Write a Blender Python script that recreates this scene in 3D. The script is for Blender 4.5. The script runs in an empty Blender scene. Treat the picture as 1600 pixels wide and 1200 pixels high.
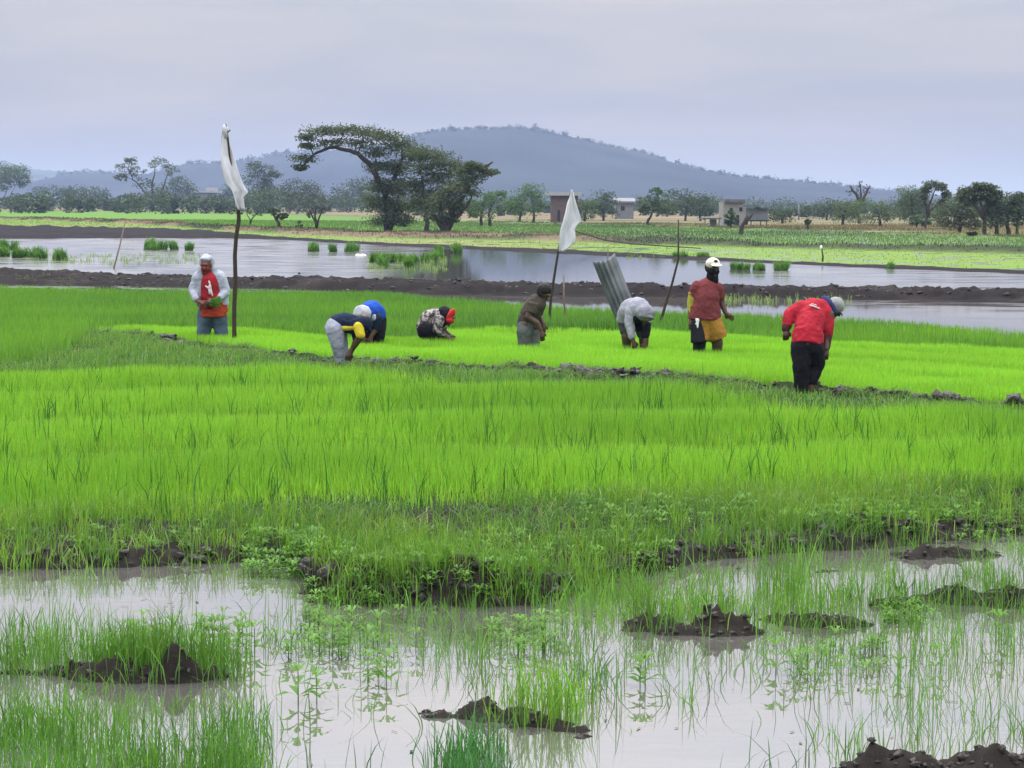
import bpy, math, random
import numpy as np
from mathutils import Vector, Matrix
random.seed(7)
rng = np.random.RandomState(11)
S = bpy.context.scene
COL = S.collection

# ------------------------------------------------------------------ camera
F_PX, CAM_H, ROLL = 3300.0, 2.2, math.radians(0.3)
PITCH = math.atan(282.0 / F_PX)
CAM = np.array([0.0, 0.0, CAM_H])
_F = np.array([0.0, math.cos(PITCH), -math.sin(PITCH)])
_R0 = np.array([1.0, 0.0, 0.0])
_U0 = np.array([0.0, math.sin(PITCH), math.cos(PITCH)])
_R = math.cos(ROLL) * _R0 + math.sin(ROLL) * _U0
_U = -math.sin(ROLL) * _R0 + math.cos(ROLL) * _U0
cam_d = bpy.data.cameras.new('camera')
cam_d.sensor_width = 36.0
cam_d.lens = 36.0 * F_PX / 1600.0
cam_d.clip_start = 0.1
cam_d.clip_end = 30000.0
cam = bpy.data.objects.new('camera', cam_d)
COL.objects.link(cam)
m = Matrix.Identity(4)
for i in range(3):
    m[i][0] = _R[i]; m[i][1] = _U[i]; m[i][2] = -_F[i]; m[i][3] = CAM[i]
cam.matrix_world = m
S.camera = cam

# ------------------------------------------------------------------ sky, sun, exposure
SUN_EL, SUN_AZ = math.radians(52), math.radians(-18)     # azimuth from +Y (ahead), negative = left
w = bpy.data.worlds.new('World'); S.world = w; w.use_nodes = True
nt = w.node_tree; nt.nodes.clear()
def N(nt, t, **k):
    n = nt.nodes.new(t)
    for a, b in k.items(): setattr(n, a, b)
    return n
out = N(nt, 'ShaderNodeOutputWorld'); bg = N(nt, 'ShaderNodeBackground')
sky = N(nt, 'ShaderNodeTexSky', sky_type='NISHITA', sun_disc=False)
sky.sun_elevation = SUN_EL; sky.sun_rotation = SUN_AZ
sky.air_density = 1.5; sky.dust_density = 3.0
skm = N(nt, 'ShaderNodeVectorMath', operation='SCALE'); skm.inputs['Scale'].default_value = 0.10
nt.links.new(sky.outputs[0], skm.inputs[0])
tc = N(nt, 'ShaderNodeTexCoord')
sep = N(nt, 'ShaderNodeSeparateXYZ'); nt.links.new(tc.outputs['Generated'], sep.inputs[0])
mx = N(nt, 'ShaderNodeMath', operation='MAXIMUM'); mx.inputs[1].default_value = 0.0; nt.links.new(sep.outputs[2], mx.inputs[0])
pw = N(nt, 'ShaderNodeMath', operation='POWER'); pw.inputs[1].default_value = 1.4; nt.links.new(mx.outputs[0], pw.inputs[0])
ml = N(nt, 'ShaderNodeMath', operation='MULTIPLY_ADD'); ml.inputs[1].default_value = 9.0; ml.inputs[2].default_value = 1.0
nt.links.new(pw.outputs[0], ml.inputs[0])
mp = N(nt, 'ShaderNodeMapping'); mp.inputs['Scale'].default_value = (3.0, 3.0, 17.0); mp.inputs['Rotation'].default_value = (0, 0.06, 0)
nt.links.new(tc.outputs['Generated'], mp.inputs[0])
nz = N(nt, 'ShaderNodeTexNoise'); nz.inputs['Scale'].default_value = 1.7; nz.inputs['Detail'].default_value = 5; nz.inputs['Roughness'].default_value = 0.5
nz.inputs['Distortion'].default_value = 0.4
nt.links.new(mp.outputs[0], nz.inputs[0])
cr = N(nt, 'ShaderNodeValToRGB')
cr.color_ramp.elements[0].position = 0.37; cr.color_ramp.elements[0].color = (0.27, 0.282, 0.325, 1)
cr.color_ramp.elements[1].position = 0.63; cr.color_ramp.elements[1].color = (0.345, 0.333, 0.338, 1)
nt.links.new(nz.outputs[0], cr.inputs[0])
cs = N(nt, 'ShaderNodeVectorMath', operation='SCALE'); nt.links.new(cr.outputs[0], cs.inputs[0]); nt.links.new(ml.outputs[0], cs.inputs['Scale'])
mix = N(nt, 'ShaderNodeMix', data_type='RGBA'); mix.inputs[0].default_value = 0.93
nt.links.new(skm.outputs[0], mix.inputs[6]); nt.links.new(cs.outputs[0], mix.inputs[7])
nt.links.new(mix.outputs[2], bg.inputs[0]); bg.inputs[1].default_value = 1.0
nt.links.new(bg.outputs[0], out.inputs[0])

sd = bpy.data.lights.new('sun', 'SUN'); sd.energy = 1.5; sd.angle = math.radians(18); sd.color = (1.0, 0.96, 0.9)
sun = bpy.data.objects.new('sun', sd); COL.objects.link(sun)
sdir = Vector((math.sin(SUN_AZ) * math.cos(SUN_EL), math.cos(SUN_AZ) * math.cos(SUN_EL), math.sin(SUN_EL)))
sun.rotation_euler = sdir.to_track_quat('Z', 'Y').to_euler(); sun.location = (0, 0, 50)
S.view_settings.view_transform = 'Standard'; S.view_settings.look = 'None'
S.view_settings.exposure = 0.5; S.view_settings.gamma = 1.0
S.cycles.use_denoising = True
S.cycles.max_bounces = 8; S.cycles.diffuse_bounces = 3; S.cycles.glossy_bounces = 3; S.cycles.transmission_bounces = 4
S.cycles.volume_bounces = 0; S.cycles.transparent_max_bounces = 8
S.cycles.use_adaptive_sampling = True; S.cycles.adaptive_threshold = 0.015

# ------------------------------------------------------------------ pixel <-> ground helpers (photo pixels, 1600x1200)
def ray(px, py):
    px = np.asarray(px, float); py = np.asarray(py, float)
    a = (px - 800) / F_PX; b = (600 - py) / F_PX
    return _F + a[..., None] * _R + b[..., None] * _U
def at(px, py, z=0.0):
    D = ray(px, py); t = (z - CAM_H) / D[..., 2]
    return CAM + D * t[..., None]
def at_y(px, py, y):
    """point on the pixel's ray at world distance y"""
    D = ray(px, py); t = y / D[..., 1]
    return CAM + D * np.asarray(t)[..., None]
def to_px(x, y, z=0.0):
    x = np.asarray(x, float); y = np.asarray(y, float)
    P = np.stack([x, y, np.broadcast_to(np.asarray(z, float) - CAM_H, x.shape)], -1)
    f = P @ _F
    return 800 + F_PX * (P @ _R) / f, 600 - F_PX * (P @ _U) / f
def hor(px): return 318.0 + (px - 800) * math.tan(ROLL)
def scale_at(px, py): return (py - hor(px)) / CAM_H     # photo pixels per metre at that ground pixel
def curve(*pts):
    xs = np.array([p[0] for p in pts], float); ys = np.array([p[1] for p in pts], float)
    def f(px): 
        r = np.interp(px, xs, ys)
        sl = (ys[-1]-ys[-2])/(xs[-1]-xs[-2]); sr = (ys[1]-ys[0])/(xs[1]-xs[0])
        r = np.where(px > xs[-1], ys[-1] + sl*np.clip(px-xs[-1], 0, 500)*.7, r)
        return np.where(px < xs[0], ys[0] + sr*np.clip(px-xs[0], -500, 0)*.7, r)
    return f
def beyond(x, y, c):
    px, _ = to_px(x, y); px = np.clip(px, -1500, 3100)
    return y - at(px, np.maximum(c(px), hor(px)+2.5))[..., 1]
def ss(v, a, b):
    t = np.clip((v - a) / (b - a), 0, 1); return t * t * (3 - 2 * t)

_T = np.random.RandomState(5).rand(256, 256)
def vn(x, y, ox=0):
    x = np.asarray(x) + 31.7 * ox + 500.0; y = np.asarray(y) + 17.3 * ox + 500.0
    xi = np.floor(x).astype(int); yi = np.floor(y).astype(int); fx = x - xi; fy = y - yi
    fx = fx*fx*(3-2*fx); fy = fy*fy*(3-2*fy)
    a = _T[xi % 256, yi % 256]; b = _T[(xi+1) % 256, yi % 256]; c = _T[xi % 256, (yi+1) % 256]; d = _T[(xi+1) % 256, (yi+1) % 256]
    return (a*(1-fx)+b*fx)*(1-fy) + (c*(1-fx)+d*fx)*fy
def fbm(x, y, o=4, ox=0):
    s = 0; a = 0.5; t = 0
    for k in range(o):
        s = s + a * vn(x * 2**k, y * 2**k, ox + k * 3); t += a; a *= 0.5
    return s / t
def ridged(x, y, o=3, ox=0):
    s = 0; a = 0.5; t = 0
    for k in range(o):
        s = s + a * (1 - np.abs(2 * vn(x * 2**k, y * 2**k, ox + k * 3) - 1)); t += a; a *= 0.5
    return s / t

# ------------------------------------------------------------------ materials
def mat(name, col=(.5, .5, .5), rough=.8, spec=.3, attr=False, noise=0.0, nscale=20, bump=0.0, bscale=60, metal=0.0, rot=None):
    m = bpy.data.materials.new(name); m.use_nodes = True; nt = m.node_tree
    b = nt.nodes['Principled BSDF']; b.inputs['Roughness'].default_value = rough
    b.inputs['Specular IOR Level'].default_value = spec; b.inputs['Metallic'].default_value = metal
    if attr:
        a = N(nt, 'ShaderNodeAttribute', attribute_name='col'); src = a.outputs['Color']
    else:
        a = N(nt, 'ShaderNodeRGB'); a.outputs[0].default_value = (*col, 1); src = a.outputs[0]
    tcn = N(nt, 'ShaderNodeTexCoord')
    if noise > 0:
        n = N(nt, 'ShaderNodeTexNoise'); n.inputs['Scale'].default_value = nscale; n.inputs['Detail'].default_value = 6
        nt.links.new(tcn.outputs['Object'], n.inputs[0])
        mr = N(nt, 'ShaderNodeMapRange'); mr.inputs[1].default_value = .25; mr.inputs[2].default_value = .75
        mr.inputs[3].default_value = 1 - noise; mr.inputs[4].default_value = 1 + noise
        nt.links.new(n.outputs[0], mr.inputs[0])
        v = N(nt, 'ShaderNodeVectorMath', operation='SCALE'); nt.links.new(src, v.inputs[0]); nt.links.new(mr.outputs[0], v.inputs['Scale'])
        src = v.outputs[0]
    nt.links.new(src, b.inputs['Base Color'])
    if bump > 0:
        n2 = N(nt, 'ShaderNodeTexNoise'); n2.inputs['Scale'].default_value = bscale; n2.inputs['Detail'].default_value = 6
        nt.links.new(tcn.outputs['Object'], n2.inputs[0])
        bp = N(nt, 'ShaderNodeBump'); bp.inputs['Strength'].default_value = bump; bp.inputs['Distance'].default_value = 0.03
        nt.links.new(n2.outputs[0], bp.inputs['Height']); nt.links.new(bp.outputs[0], b.inputs['Normal'])
    return m
def leaf_mat(name, trans=0.45, tint=(1.15, 1.25, .55), gloss=.03):
    m = bpy.data.materials.new(name); m.use_nodes = True; nt = m.node_tree; nt.nodes.clear()
    o = N(nt, 'ShaderNodeOutputMaterial'); a = N(nt, 'ShaderNodeAttribute', attribute_name='col')
    d = N(nt, 'ShaderNodeBsdfDiffuse'); t = N(nt, 'ShaderNodeBsdfTranslucent'); g = N(nt, 'ShaderNodeBsdfGlossy'); g.inputs['Roughness'].default_value = .45
    g.inputs['Color'].default_value = (.8, .85, .8, 1)
    nt.links.new(a.outputs['Color'], d.inputs[0])
    v = N(nt, 'ShaderNodeVectorMath', operation='MULTIPLY'); v.inputs[1].default_value = tint
    nt.links.new(a.outputs['Color'], v.inputs[0]); nt.links.new(v.outputs[0], t.inputs[0])
    m1 = N(nt, 'ShaderNodeMixShader'); m1.inputs[0].default_value = trans
    nt.links.new(d.outputs[0], m1.inputs[1]); nt.links.new(t.outputs[0], m1.inputs[2])
    m2 = N(nt, 'ShaderNodeMixShader'); m2.inputs[0].default_value = gloss
    nt.links.new(m1.outputs[0], m2.inputs[1]); nt.links.new(g.outputs[0], m2.inputs[2]); nt.links.new(m2.outputs[0], o.inputs[0])
    return m
M_GRASS = leaf_mat('grass_blade'); M_TREELEAF = leaf_mat('tree_leaf', .35, (1.1, 1.2, .7), .03)
M_BARK = mat('bark', (.055, .045, .038), .9, .2, noise=.4, nscale=3, bump=.5, bscale=8)
M_STICK = mat('dry_stick', (.05, .038, .028), .9, .2, noise=.35, nscale=30)
M_BAMBOO = mat('bamboo', (.16, .13, .09), .7, .3, noise=.25, nscale=20)

# ------------------------------------------------------------------ mesh helpers
def np_mesh(name, V, loops, starts, totals, material, col=None, parent=None, smooth=False, link=True):
    me = bpy.data.meshes.new(name)
    me.vertices.add(len(V)); me.vertices.foreach_set('co', np.ascontiguousarray(V, np.float32).ravel())
    me.loops.add(len(loops)); me.loops.foreach_set('vertex_index', np.ascontiguousarray(loops, np.int32))
    me.polygons.add(len(starts)); me.polygons.foreach_set('loop_start', np.ascontiguousarray(starts, np.int32))
    try: me.polygons.foreach_set('loop_total', np.ascontiguousarray(totals, np.int32))
    except Exception: pass
    if smooth: me.polygons.foreach_set('use_smooth', np.ones(len(starts), bool))
    me.update(calc_edges=True)
    if col is not None:
        a = me.attributes.new('col', 'FLOAT_COLOR', 'POINT')
        c = np.ones((len(V), 4), np.float32); c[:, :3] = col
        a.data.foreach_set('color', c.ravel())
    me.materials.append(material)
    o = bpy.data.objects.new(name, me)
    if link: COL.objects.link(o)
    if parent is not None: o.parent = parent
    return o
class MB:
    """collects vertices and faces for one mesh"""
    def __init__(s): s.v = []; s.f = []
    def add(s, vs, fs):
        b = len(s.v); s.v += [tuple(map(float, p)) for p in vs]; s.f += [tuple(b + i for i in f) for f in fs]
    def box(s, x0, x1, y0, y1, z0, z1):
        s.add([(x0,y0,z0),(x1,y0,z0),(x1,y1,z0),(x0,y1,z0),(x0,y0,z1),(x1,y0,z1),(x1,y1,z1),(x0,y1,z1)],
              [(0,3,2,1),(4,5,6,7),(0,1,5,4),(1,2,6,5),(2,3,7,6),(3,0,4,7)])
    def tube(s, pts, rads, sides=6):
        pts = [np.array(p, float) for p in pts]; n = len(pts); vs = []
        for i, p in enumerate(pts):
            d = pts[min(i+1, n-1)] - pts[max(i-1, 0)]; d /= (np.linalg.norm(d) + 1e-9)
            a = np.cross(d, (0, 1, 0.05) if abs(d[1]) < .9 else (1, 0, 0)); a /= np.linalg.norm(a) + 1e-9; b = np.cross(d, a)
            for k in range(sides):
                t = 2*math.pi*k/sides; vs.append(p + rads[i]*(math.cos(t)*a + math.sin(t)*b))
        fs = [(i*sides+k, i*sides+(k+1)%sides, (i+1)*sides+(k+1)%sides, (i+1)*sides+k) for i in range(n-1) for k in range(sides)]
        fs += [tuple(range(sides))[::-1], tuple((n-1)*sides+k for k in range(sides))]
        s.add(vs, fs)
    def capsule(s, p1, r1, p2, r2, seg=14):
        p1 = np.array(p1, float); p2 = np.array(p2, float); d = p2 - p1; L = np.linalg.norm(d)
        if L < 1e-5: d = np.array((0, 0, 1.)); L = 1e-5
        d = d / L
        pts = []; rr = []
        for t in (-1, -.92, -.7, -.38): pts.append(p1 + d*r1*t); rr.append(r1*math.sqrt(max(1-t*t, .0004)))
        pts.append(p1); rr.append(r1); pts.append(p1+(p2-p1)*.5); rr.append((r1+r2)/2); pts.append(p2); rr.append(r2)
        for t in (.38, .7, .92, 1): pts.append(p2 + d*r2*t); rr.append(r2*math.sqrt(max(1-t*t, .0004)))
        a = np.cross(d, (0, 1, 0.05) if abs(d[1]) < .9 else (1, 0, 0)); a /= np.linalg.norm(a); b = np.cross(d, a)
        vs = [p + r*(math.cos(2*math.pi*k/seg)*a + math.sin(2*math.pi*k/seg)*b) for p, r in zip(pts, rr) for k in range(seg)]
        n = len(pts)
        fs = [(i*seg+k, i*seg+(k+1)%seg, (i+1)*seg+(k+1)%seg, (i+1)*seg+k) for i in range(n-1) for k in range(seg)]
        fs += [tuple(range(seg))[::-1], tuple((n-1)*seg+k for k in range(seg))]
        s.add(vs, fs)
    def flat(s, p1, r1, p2, r2, ky=1.0, seg=20):
        """flat-ended tapered cylinder, depth scaled by ky"""
        p1 = np.array(p1, float); p2 = np.array(p2, float); d = p2 - p1; d /= np.linalg.norm(d) + 1e-9
        a = np.cross(d, (0, 1, 0.02)); a /= np.linalg.norm(a); b = np.cross(d, a)
        vs = [p + r*(math.cos(2*math.pi*k/seg)*a + ky*math.sin(2*math.pi*k/seg)*b) for p, r in ((p1, r1), ((p1+p2)/2, (r1+r2)/2), (p2, r2)) for k in range(seg)]
        fs = [(i*seg+k, i*seg+(k+1)%seg, (i+1)*seg+(k+1)%seg, (i+1)*seg+k) for i in range(2) for k in range(seg)]
        fs += [tuple(range(seg))[::-1], tuple(2*seg+k for k in range(seg))]
        s.add(vs, fs)
    def ell(s, c, r, rot=(0, 0, 0), nu=16, nv=10):
        from mathutils import Euler
        E = np.array(Euler(tuple(math.radians(q) for q in rot)).to_matrix()); vs = []
        for j in range(nv+1):
            ph = math.pi*(j/nv); ph = min(max(ph, .02), math.pi-.02)
            for i in range(nu):
                th = 2*math.pi*i/nu
                vs.append(np.array(c) + E @ (np.array(r) * (math.sin(ph)*math.cos(th), math.sin(ph)*math.sin(th), math.cos(ph))))
        fs = [(j*nu+i, (j+1)*nu+i, (j+1)*nu+(i+1)%nu, j*nu+(i+1)%nu) for j in range(nv) for i in range(nu)]
        fs += [tuple(range(nu)), tuple(nv*nu+k for k in range(nu))[::-1]]
        s.add(vs, fs)
    def build(s, name, material, parent=None, origin=(0, 0, 0), smooth=True, voxel=0, disp=0, dscale=.12, smoothit=4):
        o3 = np.array(origin, float)
        me = bpy.data.meshes.new(name); me.from_pydata([tuple(np.array(p) - o3) for p in s.v], [], s.f)
        me.update()
        if smooth: me.polygons.foreach_set('use_smooth', np.ones(len(me.polygons), bool))
        me.materials.append(material)
        o = bpy.data.objects.new(name, me); COL.objects.link(o)
        if parent is not None: o.parent = parent
        else: o.location = origin
        if voxel:
            r = o.modifiers.new('remesh', 'REMESH'); r.mode = 'VOXEL'; r.voxel_size = voxel; r.use_smooth_shade = True
            q = o.modifiers.new('smooth', 'SMOOTH'); q.iterations = smoothit; q.factor = .5
        if disp:
            t = bpy.data.textures.get('folds_%g' % dscale)
            if t is None:
                t = bpy.data.textures.new('folds_%g' % dscale, 'CLOUDS'); t.noise_scale = dscale; t.noise_depth = 2
            dm = o.modifiers.new('folds', 'DISPLACE'); dm.texture = t; dm.strength = disp; dm.mid_level = .5
        return o
def tag(o, label=None, cat=None, group=None, kind=None):
    if label: o['label'] = label
    if cat: o['category'] = cat
    if group: o['group'] = group
    if kind: o['kind'] = kind
    return o
def empty(name, loc, label, cat, group=None):
    o = bpy.data.objects.new(name, None); COL.objects.link(o); o.location = tuple(map(float, loc)); o.empty_display_size = .2
    return tag(o, label, cat, group)

def blade_arrays(pos, h, w, lean, col, seg=2, az=None):
    """grass blades: pos (n,3), h, w, lean in metres, col (n,3)"""
    n = len(pos); f = rng.rand(n) * 2*np.pi if az is None else az + rng.randn(n)*.3
    ld = rng.rand(n) * 2*np.pi if az is None else az + rng.randn(n)*.5
    p = np.stack([np.cos(f), np.sin(f), np.zeros(n)], 1) * (w[:, None] / 2)
    l = np.stack([np.cos(ld), np.sin(ld), np.zeros(n)], 1) * lean[:, None]
    lv = ((0, 1), (.5, .9), (1, 0)) if seg == 2 else ((0, .7), (.35, 1), (.72, .7), (1, 0))
    parts = []
    droop = np.clip(lean / np.maximum(h, .01), 0, 1.5)
    for t, wf in lv:
        c = pos + l * t**2; c[:, 2] = pos[:, 2] + h * (t - .35 * droop * t**3)
        if wf > 0: parts += [c - p*wf, c + p*wf]
        else: parts.append(c)
    k = len(parts)
    parts = [np.broadcast_to(q, (n, 3)) for q in parts]
    V = np.stack(parts, 1).reshape(-1, 3)
    base = (np.arange(n) * k)[:, None]
    q = []
    for j in range(len(lv)-2): q.append(base + np.array([2*j, 2*j+1, 2*j+3, 2*j+2]))
    tri = base + np.array([k-3, k-2, k-1])
    lp = np.concatenate(q + [tri], 1)
    tot = np.tile(np.array([4]*(len(lv)-2) + [3]), n)
    C = np.repeat(col, k, 0)
    return V, lp.ravel(), tot, C
def grass_object(name, chunks, label, cat, material=None, **kw):
    Vs, Ls, Ts, Cs = [], [], [], []; b = 0
    for V, L, T, C in chunks:
        Vs.append(V); Ls.append(L + b); Ts.append(T); Cs.append(C); b += len(V)
    T = np.concatenate(Ts); st = np.concatenate([[0], np.cumsum(T)[:-1]])
    o = np_mesh(name, np.concatenate(Vs), np.concatenate(Ls), st, T, material or M_GRASS, np.concatenate(Cs), **kw)
    return tag(o, label, cat, kind='stuff')
def vary(n, base, dv=.15, dh=.1):
    c = np.array(base)[None, :] * (1 + dv * rng.randn(n, 1))
    c[:, 0] *= 1 + dh * rng.randn(n)*1.0
    return np.clip(c, .003, .9)
# ------------------------------------------------------------------ the lie of the land (curves traced on the ground plane)
L_ = curve((-200,896),(0,893),(200,889),(430,881),(468,893),(486,930),(560,950),(700,952),(830,948),(920,925),(1000,905),(1080,882),(1200,868),(1400,852),(1600,845),(1900,845))
N1 = curve((-200,840),(0,836),(400,818),(800,802),(1200,790),(1600,776),(1900,770))
N2 = curve((-200,596),(0,598),(500,603),(1000,632),(1600,680),(1900,700))
C_ = curve((-200,505),(60,517),(230,533),(360,551),(570,571),(700,579),(900,588),(1100,603),(1250,613),(1400,627),(1600,643),(1900,670))
B_ = curve((-300,640),(100,560),(150,524),(300,524),(560,545),(650,545),(700,524),(950,524),(1050,532),(1200,547),(1600,564),(1900,580))
F2 = curve((-200,462),(0,462),(600,470),(720,480),(900,498),(1200,509),(1400,519),(1600,537),(1900,560))
MF = curve((-200,446),(0,446),(400,452),(700,460),(900,463),(1200,466),(1600,472),(1900,476))
MBk = curve((-200,418),(0,420),(200,430),(400,441),(600,447),(900,453),(1200,457),(1600,463),(1900,467))
E_ = curve((-200,373),(0,373),(350,372),(450,375),(600,384),(800,392),(1000,402),(1200,412),(1400,421),(1600,429),(1900,443))
E2 = curve((-200,358),(0,358),(200,362),(350,367),(400,371),(600,380.5),(800,388),(1000,398),(1200,408),(1400,417),(1600,425),(1900,439))
S2 = curve((-200,340),(0,343),(200,351),(350,362),(450,368),(600,373),(800,376),(1000,382),(1200,388),(1400,393),(1600,398),(1900,405))
D2 = curve((-200,339),(0,342),(250,350),(350,358),(450,362),(700,368),(900,373),(1200,385),(1600,394),(1900,400))
G2 = curve((-200,329),(0,330),(200,331),(400,335),(600,340),(800,350),(1000,353),(1200,361),(1600,373),(1900,380))
ISL = []      # mud islands: px, py, rx, ry, height
for a in ((1010,978,.25,.12,.12),(1060,985,.35,.14,.17),(1110,990,.28,.12,.15),(1155,985,.2,.1,.1),(950,965,.25,.1,.09),(1220,968,.22,.12,.15),(1270,975,.3,.12,.14),
          (1320,978,.22,.1,.12),(1390,948,.22,.1,.12),(1440,940,.25,.1,.13),(1490,938,.2,.1,.12),(1560,944,.25,.12,.12),(1610,946,.25,.12,.13),
          (40,1048,.35,.1,.11),(130,1056,.3,.1,.13),(200,1062,.3,.1,.14),(255,1064,.2,.1,.14),(300,1058,.25,.1,.12),(350,1054,.2,.08,.09),
          (690,1116,.14,.08,.13),(740,1115,.18,.09,.13),(790,1122,.2,.11,.13),(850,1132,.24,.12,.13),(898,1148,.14,.09,.13),(830,1165,.14,.06,.1),(770,1150,.16,.08,.1),
          (742,1032,.12,.05,.09),(602,1154,.05,.03,.1),(940,1062,.06,.04,.09),(1375,1050,.09,.05,.1),(1398,1060,.06,.04,.09),(1525,1022,.13,.06,.1),
          (1170,886,.16,.12,.15),(1225,900,.12,.08,.11),(1290,892,.17,.11,.13),(1430,868,.3,.18,.14),(1490,872,.3,.16,.12),(1575,866,.3,.16,.12),(1370,838,.25,.2,.12),
          (1290,1212,.2,.08,.1),(1340,1208,.2,.08,.12),(1420,1214,.22,.08,.13),(1490,1206,.22,.1,.14),(1560,1198,.24,.1,.15),(1620,1190,.28,.12,.15),
          (668,1122,.05,.04,.09),(560,972,.10,.05,.09),(600,980,.07,.04,.08),(690,984,.09,.04,.08),(830,970,.12,.05,.09),(880,975,.14,.06,.10),(1010,940,.2,.08,.1),(1090,925,.18,.08,.1),(1370,920,.1,.05,.09),(1500,965,.1,.05,.09),(1450,1020,.07,.04,.08),(420,1048,.07,.04,.08),(20,1130,.2,.06,.09),(180,1150,.2,.06,.08),(500,905,.2,.2,.15),(520,925,.25,.15,.14),(640,930,.5,.15,.1),(740,935,.4,.15,.12),(820,938,.25,.15,.1),(220,896,.05,.04,.08),(375,1052,.06,.03,.08),(100,1200,.5,.15,.08)):
    p = at(a[0], a[1]); ISL.append((p[0], p[1]) + a[2:])
def ground(x, y):
    """height, colour (n,3) of the ground at x, y"""
    x = np.asarray(x, float); y = np.asarray(y, float)
    vL, vN1, vN2, vC, vB, vF2 = (beyond(x, y, c) for c in (L_, N1, N2, C_, B_, F2))
    vMF, vMB, vE, vE2, vS2, vD2, vG2 = (beyond(x, y, c) for c in (MF, MBk, E_, E2, S2, D2, G2))
    px, py = to_px(x, y)
    n1 = fbm(x*1.3, y*1.3, 4, 1); rd = ridged(x*5, y*5, 3, 9); n3 = fbm(x*9, y*9, 3, 4); rd2 = ridged(x*17, y*17, 2, 19)
    z = np.full(x.shape, -.075) + .03*(n1-.5)
    near = 1 - ss(vF2, -1, 1)
    land = ss(vL + .5*(n1-.5), -.08, .22) * (1 - ss(vF2 + .8*(n1-.5), -.35, .35))
    z = z + land * (.125 + .04*(n1-.5))
    # flooded wedge behind the island chain on the right
    mud = 1 - ss(vN1, -.2, .1)
    for (ix, iy, rx, ry, h) in ISL:
        q = ((x-ix)/rx)**2 + ((y-iy)/ry)**2
        z = z + np.minimum(h, .13) * .50 * np.exp(-q**1.5*.7)*(.7+.5*vn(x*7, y*5, 77)) * (.3 + 1.0*rd + .55*(rd2-.4))
    z = z + land * mud * (.075*(rd-.5) + .03*(n3-.5) + .035*(rd2-.5)) + (1-land)*near*.02*(rd-.5)
    # clod line in front of the bright beds
    cl = np.exp(-((vC+.25)/.22)**2) * (px > 40)
    z = z + cl * np.clip(.20*ridged(x*2.2, y*2.2, 3, 7) - .08, 0, .11)
    # furrows between the bright beds
    bed = ss(vC, .05, .2) * (1 - ss(vB, -.2, 0))
    fr = np.mod(vC + .12*np.sin(x*1.1), 2.0); furrow = bed * np.exp(-(np.minimum(fr, 2.0-fr)/.16)**2)
    z = z + bed*.03 - furrow*.08
    # the mud dike between the paddies, with low slumped flats in front
    wob = .9*(fbm(x*.35, y*.35, 3, 2)-.5)
    dike = ss(vMF + wob, -.3, .6) * (1 - ss(vMB + wob, -1.2, .3))
    left = 1 - ss(px, 150, 520)
    rr = ridged(x*1.2, y*1.2, 4, 6)
    z = z + dike * (.205 + .24*(rr-.45) + .16*(ridged(x*3.5, y*3.5, 3, 33)-.5) - left*.15)
    flat = ss(vMF, -1.6, -.8) * (1 - ss(vMF, -.2, .5)) * (px > 560)
    z = z + flat * (.055 + .16*(ridged(x*.5, y*1.6, 3, 8)-.62))
    flL = ss(vF2, 0, 1.2) * (1-ss(vMF, -.5, .5)) * left
    z = z + flL * (.06 + .16*(rr-.5))
    # beyond the large paddy
    far = ss(vE + 2.0*(fbm(x*.1, y*.1, 3, 3)-.5), -.8, 1.0)
    rf = ridged(x*.25, y*.25, 4, 12)
    z = z + far * (.13 - .06*ss(px, 350, 700) + .02*n1)
    band = ss(vE, 0, 2) * (1 - ss(vE2, -1, 1.0))
    z = z + band * (.14 - .13*(1-ss(px, 300, 420))*(1-ss(vE2, -22, -8)) + .55*(rf-.5)*(1-ss(px, 300, 420)) + .12*(rf-.4)*ss(px, 300, 420) - .10*ss(px, 300, 500))
    dz = ss(vS2, -.5, 2) * (1 - ss(vD2, -1, 2))
    z = z + dz * (.10 + .5*(rf-.4))
    b3 = np.exp(-((vG2)/3.0)**2); z = z + b3*(.1+.3*(rf-.4))
    # colours
    def c(*a): return np.array(a)[None, :] * np.ones(x.shape + (1,))
    def mixc(A, Bc, t): return A*(1-t[..., None]) + Bc*t[..., None]
    mudc = c(.022, .019, .0165) * (.7 + .7*n3)[..., None]
    K = mudc
    soil = c(.02, .035, .012) * (.7+.6*n3)[..., None]
    K = mixc(K, soil, ss(vN1, -.3, .2) * (1 - ss(vF2, -.4, 0)))
    K = mixc(K, c(.013, .011, .011)*(.6+.8*rr)[..., None], ss(vF2, -.3, .3))
    litt = ss(fbm(x*.8, y*.8, 3, 14), .52, .75) * (1-ss(vE, -5, 0))*ss(vF2, 0, 1)
    K = mixc(K, c(.07, .06, .05), litt*.25)
    farmud = c(.016, .014, .0155) * (.65 + .7*rf)[..., None]
    K = mixc(K, farmud, ss(vE, -1, 1))
    nf = fbm(x*.05, y*.12, 4, 5); nf2 = fbm(x*.4, y*.8, 3, 21)
    strip = c(.135, .215, .045) * (.95 + .1*nf2)[..., None]
    strip = mixc(strip, c(.20, .19, .09), ss(nf, .45, .75)*.6*(1-ss(px, 700, 1000)))
    K = mixc(K, strip, ss(vE2, -.5, 1.5))
    dirt = mixc(c(.035, .045, .022), c(.15, .105, .075), ss(nf, .35, .6) * (1 - ss(px, 850, 1000)))
    K = mixc(K, dirt, ss(vS2, -1, 1))
    green = c(.092, .160, .045) * (.8 + .4*nf2)[..., None]
    green = mixc(green, c(.10, .20, .032), (1-ss(px, 350, 700))*.9)
    dk = ss(fbm(x*.03, y*.11, 3, 8), .5, .62) * ss(px, 700, 1000)
    green = mixc(green, c(.045, .09, .03), dk*.7)
    K = mixc(K, green, ss(vD2, -2, 3))
    K = mixc(K, c(.07, .085, .035), b3*.8)
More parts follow.
